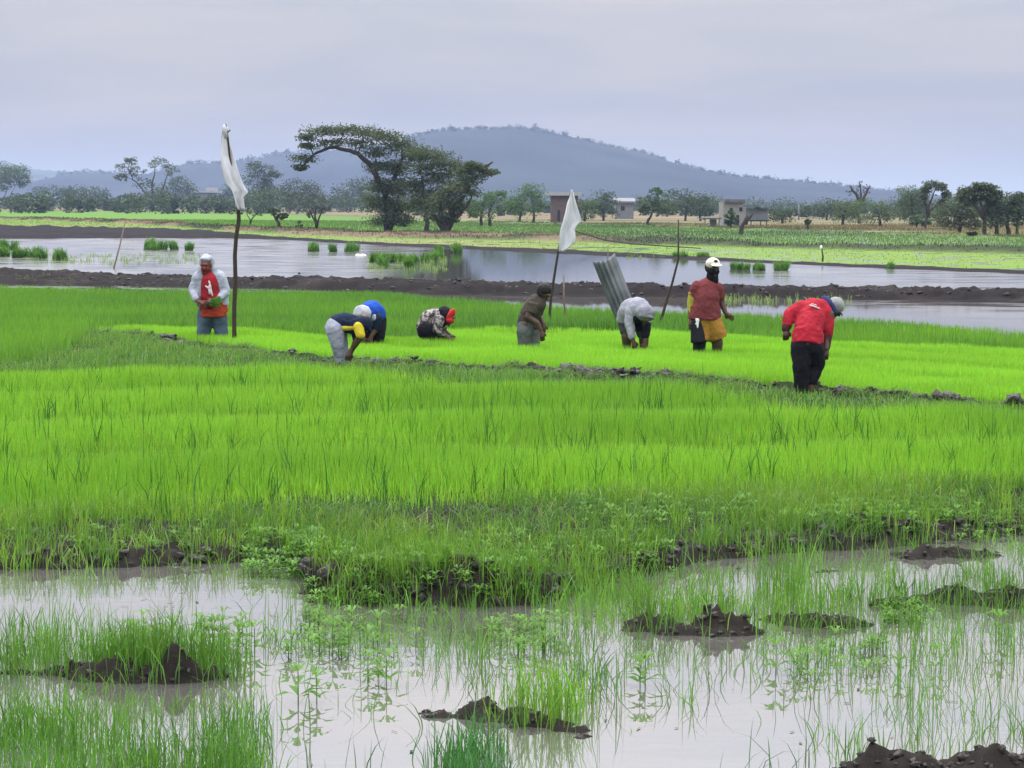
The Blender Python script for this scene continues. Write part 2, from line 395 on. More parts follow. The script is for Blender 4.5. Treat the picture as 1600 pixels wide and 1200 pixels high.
    tan = mixc(c(.19, .165, .095), c(.085, .10, .045), ss(nf, .45, .6))
    tan = mixc(tan, c(.17, .11, .075), ss(fbm(x*.02, y*.05, 3, 31), .55, .7)*.7)
    K = mixc(K, tan, ss(vG2, 3, 12))
    K = mixc(K, c(.07, .085, .045), ss(y, 520, 900))
    return z, K

# ground sheet
ys = np.concatenate([np.arange(3.5, 7.4, .12), np.arange(7.4, 16.5, .024), 16.5*1.0033**np.arange(0, 460), 16.5*1.0033**460*1.009**np.arange(1, 530)])
us = np.linspace(-1, 1, 640)
Yg, Ug = np.meshgrid(ys, us, indexing='ij')
Xg = Ug * (Yg*.31 + 4.0)
Z, K = ground(Xg.ravel(), Yg.ravel())
V = np.stack([Xg.ravel(), Yg.ravel(), Z], 1)
nr, nc = Yg.shape
i = np.arange(nr-1)[:, None]*nc + np.arange(nc-1)[None, :]
lp = np.stack([i, i+1, i+1+nc, i+nc], -1).reshape(-1)
M_GROUND = mat('ground_soil', rough=.85, spec=.05, attr=True, noise=.22, nscale=14, bump=.35, bscale=26)
g = np_mesh('ground', V, lp, np.arange(0, len(lp), 4), np.full(len(lp)//4, 4), M_GROUND, K, smooth=True)
tag(g, kind='structure')
mb = MB(); mb.add([(-9000,3,-.5),(9000,3,-.5),(9000,14500,-.5),(-9000,14500,-.5)], [(0,1,2,3)])
tag(mb.build('terrain', mat('terrain_soil', (.06, .07, .035), .9, .1, noise=.3, nscale=.01), smooth=False), kind='structure')

# water
M_WATER = bpy.data.materials.new('muddy_water'); M_WATER.use_nodes = True; nt = M_WATER.node_tree; nt.nodes.clear()
o_ = N(nt, 'ShaderNodeOutputMaterial'); d_ = N(nt, 'ShaderNodeBsdfDiffuse'); g_ = N(nt, 'ShaderNodeBsdfGlossy'); g_.inputs['Roughness'].default_value = .015
d_.inputs[0].default_value = (.16, .15, .14, 1)
fr = N(nt, 'ShaderNodeFresnel'); fr.inputs[0].default_value = 1.33
ms = N(nt, 'ShaderNodeMixShader'); geo = N(nt, 'ShaderNodeNewGeometry')
mp = N(nt, 'ShaderNodeMapping'); mp.inputs['Scale'].default_value = (1.0, 2.6, 1)
nz = N(nt, 'ShaderNodeTexNoise'); nz.inputs['Scale'].default_value = 2.2; nz.inputs['Detail'].default_value = 3
bp = N(nt, 'ShaderNodeBump'); bp.inputs['Strength'].default_value = .045; bp.inputs['Distance'].default_value = .02
nt.links.new(geo.outputs['Position'], mp.inputs[0]); nt.links.new(mp.outputs[0], nz.inputs[0]); nt.links.new(nz.outputs[0], bp.inputs['Height'])
sp3 = N(nt, 'ShaderNodeSeparateXYZ'); nt.links.new(geo.outputs['Position'], sp3.inputs[0])     # wind ripples reach only the open far paddies
rp = N(nt, 'ShaderNodeMapRange'); rp.inputs[1].default_value = 30; rp.inputs[2].default_value = 60; rp.inputs[3].default_value = .045; rp.inputs[4].default_value = .05
nt.links.new(sp3.outputs[1], rp.inputs[0]); nt.links.new(rp.outputs[0], bp.inputs['Strength'])
def mr_(src, a, b, c, d):
    n = N(nt, 'ShaderNodeMapRange'); n.interpolation_type = 'SMOOTHSTEP'
    for i_, v_ in enumerate((a, b, c, d)): n.inputs[i_+1].default_value = v_
    nt.links.new(src, n.inputs[0]); return n.outputs[0]
def mt_(op, a, b):
    n = N(nt, 'ShaderNodeMath', operation=op)
    for i_, v_ in enumerate((a, b)):
        if isinstance(v_, float): n.inputs[i_].default_value = v_
        else: nt.links.new(v_, n.inputs[i_])
    return n.outputs[0]
wx = sp3.outputs[0]; wy = sp3.outputs[1]
calm = mt_('MULTIPLY', mr_(wx, -5.0, -1.5, 0.0, 1.0), mr_(wx, 5.0, 9.0, 1.0, 0.0))       # a calm lee in the middle of the big paddy
rip = mt_('MULTIPLY', mr_(wy, 30, 44, 0.0, 1.0), mt_('SUBTRACT', 1.0, calm))
nb = N(nt, 'ShaderNodeTexNoise'); nb.inputs['Scale'].default_value = .35; nb.inputs['Detail'].default_value = 4; nt.links.new(mp.outputs[0], nb.inputs[0])
rip = mt_('MULTIPLY', rip, mr_(nb.outputs[0], .36, .56, .35, 1.0))
nt.links.new(mt_('ADD', mt_('MULTIPLY', rip, .15), .015), g_.inputs['Roughness'])
nt.links.new(bp.outputs[0], g_.inputs['Normal'])
fm = N(nt, 'ShaderNodeMath', operation='MULTIPLY_ADD'); fm.inputs[1].default_value = .40; fm.inputs[2].default_value = .58; nt.links.new(fr.outputs[0], fm.inputs[0]); nt.links.new(fm.outputs[0], ms.inputs[0]); nt.links.new(d_.outputs[0], ms.inputs[1]); nt.links.new(g_.outputs[0], ms.inputs[2]); nt.links.new(ms.outputs[0], o_.inputs[0])
mb = MB(); mb.add([(-4.9,3.5,0),(4.9,3.5,0),(58,180,0),(-58,180,0)], [(0,1,2,3)])
tag(mb.build('water', M_WATER, smooth=False), kind='structure')

# ------------------------------------------------------------------ hills
def hill(name, prof, dist, depth, colr, seed, nx=900, ny=26, trees=0, th=8):
    pf = curve(*prof)
    pxs = np.linspace(prof[0][0], prof[-1][0], nx)
    xs = []; zs = []
    P = at_y(pxs, pf(pxs), np.full(nx, dist))
    X = np.repeat(P[:, 0][:, None], ny, 1); H = P[:, 2]
    t = np.linspace(-1, 1, ny)[None, :]
    H2 = np.clip(H, 1, None)[:, None] * np.ones((1, ny))
    Yh = dist + t*depth
    prof_t = np.cos(t*math.pi/2)**1.1
    nse = fbm(X*.004, Yh*.004, 4, seed)-.5
    Zh = H2*prof_t*(1 + .35*nse*(1-prof_t)) + (fbm(X*.03, Yh*.03, 3, seed)-.5)*th*.8*prof_t + (fbm(X*.12, Yh*.12, 2, seed+2)-.5)*th*.7*prof_t - 1
    Yh = Yh + 0*X
    i = np.arange(nx-1)[:, None]*ny + np.arange(ny-1)[None, :]
    lp = np.stack([i, i+ny, i+ny+1, i+1], -1).reshape(-1)
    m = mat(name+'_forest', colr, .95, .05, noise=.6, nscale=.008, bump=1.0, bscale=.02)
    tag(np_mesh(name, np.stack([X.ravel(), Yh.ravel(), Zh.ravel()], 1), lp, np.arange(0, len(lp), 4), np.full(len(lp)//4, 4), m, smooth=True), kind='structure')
    out = []
    for k in range(trees):
        ii = rng.randint(0, nx); jj = ny//2 + rng.randint(-3, 2)
        if H[ii] < 12: continue
        c0 = np.array([X[ii, jj], Yh[ii, jj], Zh[ii, jj]]); hh = th*rng.uniform(.4, 1.3)*(1.5 if rng.rand() < .12 else 1)
        n = 26; q = rng.randn(n, 3)*[hh*.3, hh*.3, hh*.22] + [0, 0, hh*.35]
        out.append((c0 + q, hh*.2))
    return out
def leaf_cloud(C, size, col, flat=.5):
    """one randomly turned leaf-clump face for every point of C"""
    n = len(C); size = np.broadcast_to(np.asarray(size, float), (n,))
    a = rng.randn(n, 3); a[:, 2] *= flat; a /= np.linalg.norm(a, axis=1)[:, None]
    b = rng.randn(n, 3); b -= (b*a).sum(1)[:, None]*a; b /= np.linalg.norm(b, axis=1)[:, None]
    s1 = size[:, None]*rng.uniform(.6, 1.3, (n, 1)); s2 = size[:, None]*rng.uniform(.35, .8, (n, 1))
    V = np.stack([C - a*s1, C + b*s2 - a*s1*.1, C + a*s1, C - b*s2 + a*s1*.15], 1).reshape(-1, 3)
    return V, np.arange(n*4), np.full(n, 4), np.repeat(col, 4, 0)
hl = []
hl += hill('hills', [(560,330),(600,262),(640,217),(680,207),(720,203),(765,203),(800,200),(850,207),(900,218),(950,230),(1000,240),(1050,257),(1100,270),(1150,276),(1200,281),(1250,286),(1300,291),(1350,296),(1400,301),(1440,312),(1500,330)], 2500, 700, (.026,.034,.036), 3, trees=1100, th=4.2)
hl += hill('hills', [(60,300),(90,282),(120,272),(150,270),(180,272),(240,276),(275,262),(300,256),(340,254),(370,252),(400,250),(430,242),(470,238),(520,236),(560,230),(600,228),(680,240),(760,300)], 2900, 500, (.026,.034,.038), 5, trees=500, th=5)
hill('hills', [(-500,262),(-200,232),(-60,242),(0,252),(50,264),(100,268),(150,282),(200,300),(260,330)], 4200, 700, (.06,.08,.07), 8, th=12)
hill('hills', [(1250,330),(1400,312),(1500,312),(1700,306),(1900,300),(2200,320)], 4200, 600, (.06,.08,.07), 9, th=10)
Cc = np.concatenate([q for q, s in hl]); Sz = np.concatenate([np.full(len(q), s) for q, s in hl])
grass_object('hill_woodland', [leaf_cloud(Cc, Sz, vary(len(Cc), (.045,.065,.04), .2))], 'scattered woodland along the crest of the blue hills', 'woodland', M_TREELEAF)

# ------------------------------------------------------------------ trees
def tree(name, label, px, py, trunks, lobes, leafc=(.045,.075,.035), cl=60, per=22, crad=1.45, ls=None, shell=.5, tr=.18, group='trees beyond the fields', flat=.55, twigs=1.0, cat='tree'):
    """px,py: base pixel; trunks: [(path px offsets ...)]; lobes in photo px: (cx,cy,rx,ry)"""
    s = scale_at(px, py); base = at(px, py, .1); d = base[1]
    root = empty(name, base, label, cat, group)
    def P(x, y, dep=0): return at_y(x, y, d + dep) - base
    tb = MB()
    tops = []
    for tp in trunks:
        pts = [P(*q) if len(q) == 3 else P(q[0], q[1], 0) for q in tp]
        # refine
        fine = []
        for a, b in zip(pts[:-1], pts[1:]):
            for k in range(3): fine.append(a + (b-a)*k/3 + rng.randn(3)*.03*np.linalg.norm(b-a))
        fine.append(pts[-1]); fine[0] = pts[0] - [0, 0, .3]
        n = len(fine); tb.tube(fine, [tr*(1-.72*k/(n-1)) for k in range(n)], 7); tops.append(fine)
    allt = [(f, k/len(t)) for t in tops for k, f in enumerate(t)]
    leafpts = []
    ls = ls or max(.10, 1.5/s)
    for (cx, cy, rx, ry) in lobes:
        R = np.array([rx, rx, ry])/s; c0 = P(cx, cy, rng.uniform(-.3, .3)*rx/s)
        # limb from nearest trunk point below
        best = min(allt, key=lambda a: np.linalg.norm(a[0]-c0) + (3 if a[0][2] > c0[2] else 0) + (1-a[1])*1.0)[0]
        mid = (best + c0)/2 + np.array([0, 0, .1])*np.linalg.norm(c0-best) + rng.randn(3)*.1
        r0 = tr*.26
        tb.tube([best, mid, c0], [r0, r0*.7, r0*.35], 5)
        n = max(4, int(cl * rx*ry/900.0 * 1.0) if cl < 0 else int(1.5*cl*max(.25, rx*ry/700.0)))
        u = rng.randn(n, 3); u /= np.linalg.norm(u, axis=1)[:, None]
        r = shell + (1-shell)*rng.rand(n)**.6
        cc = c0 + u*r[:, None]*R*.92
        cc = cc[cc[:, 2] > .25*2/s]
        for k, q in enumerate(cc):
            if rng.rand() < .55*twigs:
                m_ = c0 + (q-c0)*.5 + rng.randn(3)*.08*np.linalg.norm(q-c0)
                tb.tube([c0, m_, q], [r0*.3, r0*.2, r0*.08], 4)
        m = per; rc = crad*R.mean()*.26
        off = np.clip(rng.randn(len(cc), m, 3), -1.5, 1.5)*np.array([1, 1, flat])*rc*rng.uniform(.5, 1.2, (len(cc), 1, 1))
        lpnt = (cc[:, None, :] + off)
        br = np.repeat(rng.uniform(.7, 1.3, len(cc)), m)
        leafpts.append((lpnt.reshape(-1, 3), br))
    tb.build('trunk', M_BARK, root)
    C = np.concatenate([a for a, b in leafpts]); br = np.concatenate([b for a, b in leafpts])
    C[:, 2] = np.maximum(C[:, 2], .1)
    col = vary(len(C), leafc, .12)*br[:, None]
    V, Lp, T, Cl = leaf_cloud(C, ls, col, .6)
    np_mesh('crown', V, Lp, np.arange(0, len(Lp), 4), T, M_TREELEAF, Cl, parent=root)
    return root
G_ = (.075,.115,.045); GD = (.055,.082,.038); GB = (.075,.14,.04); GO = (.068,.09,.040)
# the group of three big trees
tree('rain_tree', 'tall tree whose long limb arches far out to the left over the field', 606, 362,
     [((606,364),(604,335),(600,305),(594,280),(584,265)), ((594,280),(575,255),(560,240),(540,233),(515,231),(495,238),(480,250),(470,265)), ((600,305),(618,270),(630,245),(628,225)),((608,362),(618,335),(622,310))],
     [(478,247,20,7),(482,228,16,5),(478,215,16,6),(505,205,26,8),(540,203,30,8),(570,207,30,8),(600,213,30,9),(625,225,26,11),(520,222,22,6),(560,224,24,7),(592,238,26,10),
      (650,240,24,13),(595,262,22,11),(622,262,24,14),(596,290,20,14),(625,292,24,16),(590,318,22,14),(618,325,26,16),(600,345,26,10),(632,345,14,10),(470,262,10,5)],
     GO, 82, 19, 2.1, .088, .3, .21, None, .3, 1.6)
tree('rain_tree', 'middle tree of the big roadside group, straight dark trunk under a flat layered crown', 668, 363,
     [((668,365),(667,340),(664,310),(660,285),(655,262))],
     [(655,238,26,9),(680,244,26,9),(700,256,26,10),(716,268,22,9),(665,262,26,12),(690,280,24,13),(650,290,20,14),(676,304,22,14),(655,320,18,12),(690,322,18,10)],
     GO, 75, 19, 2.1, .088, .3, .2, None, .3, 1.6)
tree('rain_tree', 'short-trunked tree of the big group forking low with limbs reaching out to the right', 698, 366,
     [((698,368),(700,350),(704,338),(716,318),(730,298),(742,278),(756,262),(770,253)), ((698,366),(690,340),(688,318),(696,296)), ((700,352),(722,330),(736,310)),((697,364),(684,346),(672,330))],
     [(752,262,12,6),(765,270,12,5),(738,258,12,6),(740,276,18,9),(722,286,22,11),(735,300,16,9),(706,300,22,14),(692,318,22,14),(716,322,16,10),(680,338,16,10),(706,340,12,8),(728,268,16,6)],
     GO, 71, 19, 2.1, .088, .3, .22, None, .35, 1.8)
tree('tree', 'dense round tree at the far left edge with a leaning trunk', 6, 325, [((6,327),(4,315),(10,300),(14,285)),((6,322),(16,306),(22,294))], [(14,275,28,16),(32,270,16,13),(-5,268,24,16),(5,290,20,9),(36,284,10,9)], G_, 60)
tree('tree', 'low spreading tree right of the far left tree', 80, 322, [((80,324),(80,308),(78,300))], [(62,298,16,8),(84,297,18,9),(100,300,14,8)], GD, 40)
tree('tree', 'bushy tree on two dark trunks in the left tree line', 137, 325, [((137,327),(138,312),(130,300)),((147,326),(147,314),(150,302))], [(120,298,20,12),(146,302,20,10),(160,306,12,8),(108,302,14,9)], GD, 50)
tree('tree', 'half-bare tree with a forked trunk showing its limbs against the sky', 238, 331, [((238,334),(237,322),(232,308),(222,296),(208,280),(200,262)),((239,326),(248,310),(256,290),(262,270)),((237,322),(238,290),(242,262))],
     [(200,262,18,9),(190,277,12,6),(215,268,16,9),(250,256,18,8),(268,266,14,10),(225,286,14,10),(205,250,10,4)], GO, 38, 18, 1.1, None, .6, .28, flat=.5, twigs=2.2)
tree('tree', 'dense grey-green tree just right of the half-bare tree', 276, 326, [((276,328),(276,312),(278,300))], [(262,300,24,14),(285,288,20,14),(296,298,10,12),(240,305,18,9),(275,310,30,9)], GD, 50)
tree('tree', 'small round tree behind the tall left flag', 352, 324, [((352,326),(352,314),(354,304))], [(350,304,14,10),(362,296,14,10),(372,310,14,10),(345,314,14,7)], GD, 50)
tree('tree', 'dense dark tree with a tiered top right of the tall left flag', 404, 330, [((404,332),(404,315),(404,290),(402,270))], [(396,262,14,10),(414,266,16,10),(430,272,10,6),(402,284,22,14),(420,290,14,10),(400,306,26,12)], GD, 50)
tree('tree', 'wide hazy tree between the dark tiered tree and the big group', 458, 333, [((452,335),(454,318),(458,304)),((466,335),(466,320),(470,306))], [(440,302,20,14),(462,294,22,14),(484,300,20,16),(460,316,36,11),(492,318,12,12)], (.06,.075,.045), 44)
tree('tree', 'low hazy tree behind the foot of the big trees', 548, 330, [((548,332),(548,314),(550,302))], [(530,304,16,14),(552,292,22,12),(572,300,20,16),(545,316,34,10)], GD, 48)
tree('tree', 'bright green bush-like tree at the right foot of the big group', 752, 352, [((752,354),(752,335),(756,318)),((766,353),(764,335),(768,322))], [(746,318,16,12),(768,310,18,12),(778,304,14,8),(758,334,24,10),(740,334,12,10)], GB, 44, crad=.9)
tree('tree', 'leafy green tree left of the brown house', 824, 348, [((812,350),(813,335),(816,315)),((834,349),(834,335),(832,315))], [(812,306,18,14),(832,300,20,14),(846,314,12,14),(820,328,26,12),(800,325,12,10)], GB, 48)
tree('tree', 'bushy tree right of the brown house', 914, 345, [((914,347),(914,334),(916,320))], [(910,322,10,12),(924,326,12,12),(916,336,16,8)], G_, 40)
tree('tree', 'round dark tree left of the small pale roofed house', 943, 344, [((943,346),(943,330),(944,318))], [(940,310,16,12),(952,314,14,13),(934,326,14,10),(950,332,18,9)], GD, 48)
tree('tree', 'uneven tree with a crooked trunk standing alone behind the centre field', 1011, 352, [((1011,354),(1013,344),(1020,330),(1024,312))], [(1024,300,12,7),(1010,313,16,9),(1036,314,18,10),(1046,326,12,10),(1006,326,10,6),(1028,325,14,9)], G_, 46, crad=.9)
tree('tree', 'broad low tree left of the pale farmhouse', 1082, 344, [((1070,346),(1072,330),(1076,314)),((1094,346),(1094,330),(1092,318))], [(1062,304,20,9),(1085,310,24,10),(1108,316,16,10),(1070,324,24,10),(1100,330,24,9)], GD, 48)
tree('tree', 'dark rounded tree right of the raised shed', 1222, 348, [((1222,350),(1222,338),(1224,330))], [(1212,334,14,9),(1230,330,14,9),(1222,342,22,6)], GD, 44)
tree('tree', 'wide dome-shaped hazy tree at the foot of the hill on the right', 1292, 343, [((1292,345),(1292,330),(1294,320))], [(1270,328,20,8),(1296,320,22,9),(1318,324,20,10),(1290,334,36,7)], GD, 44)
tree('tree', 'green bushy tree below the bare tree, left of two', 1316, 352, [((1316,354),(1318,338),(1322,326))], [(1312,328,16,12),(1332,324,18,12),(1320,340,24,9)], G_, 46)
tree('tree', 'green bushy tree below the bare tree, right of two', 1376, 353, [((1376,355),(1374,340),(1370,328))], [(1352,320,18,10),(1376,326,18,12),(1388,336,14,11),(1364,342,24,9)], G_, 46)
tree('bare_tree', 'thin leafless tree rising above the bushy trees on the right', 1342, 348, [((1342,350),(1343,325),(1344,305),(1343,284)),((1343,318),(1354,302),(1360,290)),((1343,312),(1333,298),(1328,290))],
     [(1343,290,10,8),(1356,296,8,8),(1330,298,9,8),(1345,305,14,8)], (.06,.05,.045), 30, 3, .8, .12, .6, .22, twigs=2.0)
tree('tree', 'tall dense tree left of the ring-crowned tree on the right', 1424, 352, [((1424,354),(1425,335),(1424,315))], [(1430,310,20,14),(1450,335,20,14),(1412,335,16,12),(1420,300,16,11),(1438,302,14,13),(1415,318,16,12),(1440,322,18,12),(1428,338,24,9)], G_, 46)
tree('tree', 'open ring-crowned tree whose pale limbs show through its crown', 1446, 356, [((1446,358),(1448,340),(1452,322),(1458,305),(1462,294)),((1449,334),(1462,322),(1472,310)),((1449,330),(1444,312),(1446,300))],
     [(1458,288,14,5),(1472,293,10,6),(1448,296,9,6),(1480,304,8,8),(1444,308,8,6),(1474,318,10,7)], GO, 60, 22, 1.5, None, .3, .15, flat=.5, twigs=1.8)
tree('tree', 'tall open-crowned tree near the right edge with sky showing through', 1540, 366, [((1539,368),(1538,350),(1536,330),(1532,312),(1528,300)),((1537,335),(1520,318),(1508,305)),((1537,328),(1550,312),(1556,300))],
     [(1528,292,16,5),(1545,294,13,6),(1512,300,14,8),(1504,308,12,8),(1535,302,18,9),(1548,308,14,8),(1556,304,9,8),(1530,310,10,5),(1552,318,9,6),(1516,316,9,5)], GO, 64, 22, 1.6, None, .3, .17, flat=.5, twigs=1.8)
tree('tree', 'wide low tree under the open-crowned tree near the right edge', 1500, 362, [((1500,364),(1500,345),(1498,330))], [(1484,328,20,12),(1504,332,20,12),(1500,316,20,10),(1520,336,18,12),(1496,346,24,8),(1480,350,20,8),(1520,350,18,8),(1470,338,16,9)], GO, 46)
tree('tree', 'dense dark tree on a thick trunk at the right edge', 1566, 366, [((1557,368),(1558,350),(1562,335)),((1576,366),(1574,348),(1576,330))], [(1560,326,20,12),(1580,318,18,14),(1598,324,18,14),(1575,336,30,10),(1545,336,14,10),(1560,346,26,8),(1596,344,14,9),(1590,310,12,8)], GD, 50)
# small shrubs and saplings in the left and middle fields
tree('shrub', 'wispy sapling beside the pole of the tall left flag', 391, 352, [((391,354),(391,344),(386,336),(386,326)),((391,344),(400,336),(406,332))], [(387,330,9,5),(402,335,9,4)], G_, 10, 16, .9, .1, .4, .07, 'field shrubs', cat='shrub')
tree('shrub', 'small gnarled tree with a dark stump-like trunk in the left field', 437, 361, [((437,363),(436,350),(430,340),(424,330))], [(428,330,8,7),(435,340,9,6),(444,336,8,4)], GD, 24, 20, .9, .1, .4, .16, 'field shrubs', cat='shrub')
tree('shrub', 'thin leafless shrub left of the big trees', 494, 361, [((494,363),(494,350),(486,335),(482,322)),((494,352),(500,338),(504,325)),((494,350),(492,334),(494,320))], [(484,328,12,12),(498,326,12,12),(490,338,14,8)], (.06,.055,.045), 16, 5, .9, .1, .5, .1, 'field shrubs', twigs=2.2, cat='shrub')
tree('shrub', 'tiny green shrub between the gnarled tree and the leafless shrub', 467, 361, [((467,363),(467,352),(465,346))], [(467,350,6,7)], G_, 12, 16, .9, .1, .4, .05, 'field shrubs', cat='shrub')
tree('shrub', 'dark upright bush in the dry grass right of the farmhouse', 1262, 358, [((1262,360),(1262,352),(1262,347))], [(1262,350,4,5),(1262,346,4,3)], GD, 30, 24, 1, .12, .3, .1, 'field shrubs', cat='shrub')
tree('shrub', 'low dark bush on the ground at the right under the edge trees', 1519, 369, [((1519,371),(1519,367),(1519,365))], [(1517,366,5,3),(1523,365,3,3)], (.02,.025,.018), 30, 24, 1, .1, .3, .05, 'field shrubs', cat='shrub')
tree('shrub', 'rounded bush at the foot of the tall trees on the right', 1432, 354, [((1432,356),(1432,348),(1432,342))], [(1430,344,14,8),(1444,348,10,6)], G_, 40, 24, 1, .14, .3, .1, 'field shrubs', cat='shrub')
tree('shrub', 'small bush in front of the pale farmhouse', 1142, 356, [((1142,358),(1142,348),(1143,335))], [(1141,335,8,7),(1146,345,9,6),(1138,346,6,6)], G_, 34, 24, 1, .13, .3, .1, 'field shrubs', cat='shrub')
tree('leaning_stump', 'dark leaning dead tree stump in front of the raised shed', 1157, 364, [((1157,366),(1160,352),(1165,342),(1168,336)),((1164,344),(1172,339),(1176,333))], [(1165,346,4,4)], (.03,.03,.025), 10, 8, .8, .08, .3, .2, 'field shrubs', cat='stump')
# banana plant at the right edge
bp_ = at(1589, 366, .1); s_ = scale_at(1589, 366)
root = empty('banana_plant', bp_, 'pale green banana plant at the right edge under the dark tree', 'banana plant')
mb = MB(); mb.tube([(0,0,-.2),(.02,0,.7),(0,0,1.1)], [.13,.11,.07], 8); mb.build('stem', mat('banana_stem', (.12,.16,.08), .7), root)
for k, (ax, ht, ln) in enumerate(((2.9,1.0,.9),(.4,1.0,.9),(2.2,.7,1.1),(1.0,.8,.9),(-1.6,.6,.8),(4.2,.8,.8))):
    mb = MB(); n = 9; vs = []
    for i_ in range(n):
        t = i_/(n-1); r = ln*t; z = 1.1 + ht*t - .9*ht*t*t; wd = .17*math.sin(math.pi*min(t*.93+.07, 1))+.01
        cx, cy = math.cos(ax)*r, math.sin(ax)*r; nx_, ny_ = -math.sin(ax), math.cos(ax)
        vs += [(cx-nx_*wd, cy-ny_*wd, z-.05), (cx, cy, z), (cx+nx_*wd, cy+ny_*wd, z-.05)]
    mb.add(vs, [q for i_ in range(n-1) for q in ((3*i_,3*i_+1,3*i_+4,3*i_+3),(3*i_+1,3*i_+2,3*i_+5,3*i_+4))])
    mb.build('leaf', bpy.data.materials.get('banana_leaf') or mat('banana_leaf', (.13,.2,.08), .5), root)
# far woods closing the plain
pts = []
for k in range(520):
    x = rng.uniform(-260, 260); y = rng.uniform(650, 1000); x *= y/800
    px_, _ = to_px(np.array([x]), np.array([y])); 
    h = rng.uniform(2.2, 5.2)*(.7+.6*vn(x*.02, y*.01, 3))
    n = 60; u = rng.randn(n, 3)*[h*.42, h*.4, h*.26] + [0, 0, h*.5]
    pts.append(np.array([x, y, .1]) + u)
Cc = np.concatenate(pts); Cc[:, 2] = np.maximum(Cc[:, 2], .2)
topf = curve((-200,300),(0,303),(50,294),(100,292),(180,302),(250,292),(300,300),(340,300),(380,288),(430,286),(500,290),(515,306),(530,290),(570,282),(600,290),(780,306),(860,312),(920,306),(960,320),(1000,316),(1050,302),(1100,305),(1125,318),(1200,326),(1240,322),(1270,316),(1300,313),(1390,318),(1410,298),(1450,305),(1500,312),(1560,300),(1600,300),(1800,296))
belt = []
for k in range(330):
    px0 = rng.uniform(-120, 1720); py0 = rng.uniform(331, 338) + .0052*(px0-800); p = at(px0, py0); s_ = scale_at(px0, py0)
    h = max(1.5, (py0 - topf(px0))/s_ * rng.uniform(.62, 1.0)); wd = h*rng.uniform(.35, .6); n = 150
    u = rng.randn(n, 3); u /= np.linalg.norm(u, axis=1)[:, None]; u *= (rng.rand(n, 1)**.35)
    cc = u*[wd, wd, h*.38] + [0, 0, h*.6]; cc[:, 2] *= rng.uniform(.9, 1.05)
    low = rng.rand(n) < .3; cc[low, 2] = rng.rand(low.sum())*h*.4; cc[low, :2] *= .8
    belt.append(p + cc)
Cb = np.concatenate(belt); Cb[:, 2] = np.maximum(Cb[:, 2], .2)
grass_object('tree_belt', [leaf_cloud(Cb, .34, vary(len(Cb), (.05,.072,.036), .22))], 'hazy belt of trees and bushes behind the single trees', 'woods', M_TREELEAF)
grass_object('far_woods', [leaf_cloud(Cc, .55, vary(len(Cc), (.055,.08,.04), .2))], 'hazy belt of low woods across the plain', 'woods', M_TREELEAF)
# ------------------------------------------------------------------ grass and rice
def scatter(n, y0, y1, xf=.275, dens_pow=1.0):
    g_ = ((y0+y1)*.5*.29 + 2.6) / ((y0+y1)*.5*xf + .6); n = int(n*g_)
    """n random ground points, y between y0 and y1, inside a fan a little wider than the view"""
    u = rng.rand(n); y = np.sqrt(y0*y0 + u*(y1*y1 - y0*y0)) if dens_pow else y0 + u*(y1-y0)
    x = (rng.rand(n)*2-1)*(y*.29 + 2.6)
    return x, y
def on_ground(x, y):
    z, _ = ground(x, y); return np.stack([x, y, z], 1)
# 1 light-green tall nursery field (front half)
x, y = scatter(560000, 13.3, 28)
v1 = beyond(x, y, N1); v2 = beyond(x, y, N2); v1 = v1 + .5*(fbm(x*.8, y*.8, 3, 40)-.5)
k = (v1 > 0) & (v2 < .1*rng.randn(len(x)))
x, y, v1 = x[k], y[k], v1[k]
fr_ = np.mod(v1 + .22*np.sin(x*.7) + .5*(fbm(x*.25, y*.25, 2, 41)-.5), 3.0)/3.0
ridge = .5 - .5*np.cos(2*np.pi*fr_)                      # raised middles and lower gaps between sowing strips
k = rng.rand(len(x)) < (.13 + .87*ridge**.7)
x, y, v1, ridge = x[k], y[k], v1[k], ridge[k]
patch = fbm(x*.5, y*.7, 4, 42)
h = (.145 + .115*ridge)*(.8+.4*patch)*rng.uniform(.75, 1.1, len(x))
c = vary(len(x), (.212,.415,.042), .2, .12); gsh = ss(patch, .42, .68)[:, None]
c = c*(1-gsh*.35) + vary(len(x), (.11,.26,.035), .1)*gsh*.35
nur = [blade_arrays(on_ground(x, y), h, rng.uniform(.004, .0075, len(x)), rng.rand(len(x))*.07, c)]
# darker taller volunteers among them
k = rng.rand(len(x)) < .016*(.3+patch)
nur.append(blade_arrays(on_ground(x[k], y[k]), h[k]*rng.uniform(1.25, 1.75, k.sum()), np.full(k.sum(), .008), rng.rand(k.sum())*.09, vary(k.sum(), (.05,.16,.02), .15)))
for k_ in range(170):
    pxx = rng.uniform(-60, 1660); a_, b_ = float(N2(pxx))+8, float(N1(pxx)); p = at(pxx, rng.uniform(a_, b_)); n = rng.randint(2, 7)
    q = np.tile(p, (n, 1)) + rng.randn(n, 3)*[.02, .02, 0]; q[:, 2] = ground(q[:, 0], q[:, 1])[0]
    nur.append(blade_arrays(q, rng.uniform(.26, .42, n), np.full(n, .010), rng.uniform(.02, .16, n), vary(n, (.045,.14,.02), .2)))
grass_object('rice_seedlings', nur, 'dense light green rice seedlings of the nursery field in front of the workers', 'rice')
# 2 bright low beds where the workers stand
x, y = scatter(620000, 20, 34.5)
vc = beyond(x, y, C_); vb = beyond(x, y, B_)
k = (vc > .02*rng.randn(len(x))) & (vb < .05*rng.randn(len(x)))
x, y, vc, vb = x[k], y[k], vc[k], vb[k]
px_, py_ = to_px(x, y)
frr = np.mod(vc + .12*np.sin(x*1.1), 2.0); fur = np.exp(-((np.minimum(frr, 2.0-frr))/.17)**2)*(vc > .6)*(.55+.6*ss(fbm(x*.9, y*2, 3, 55), .25, .5))
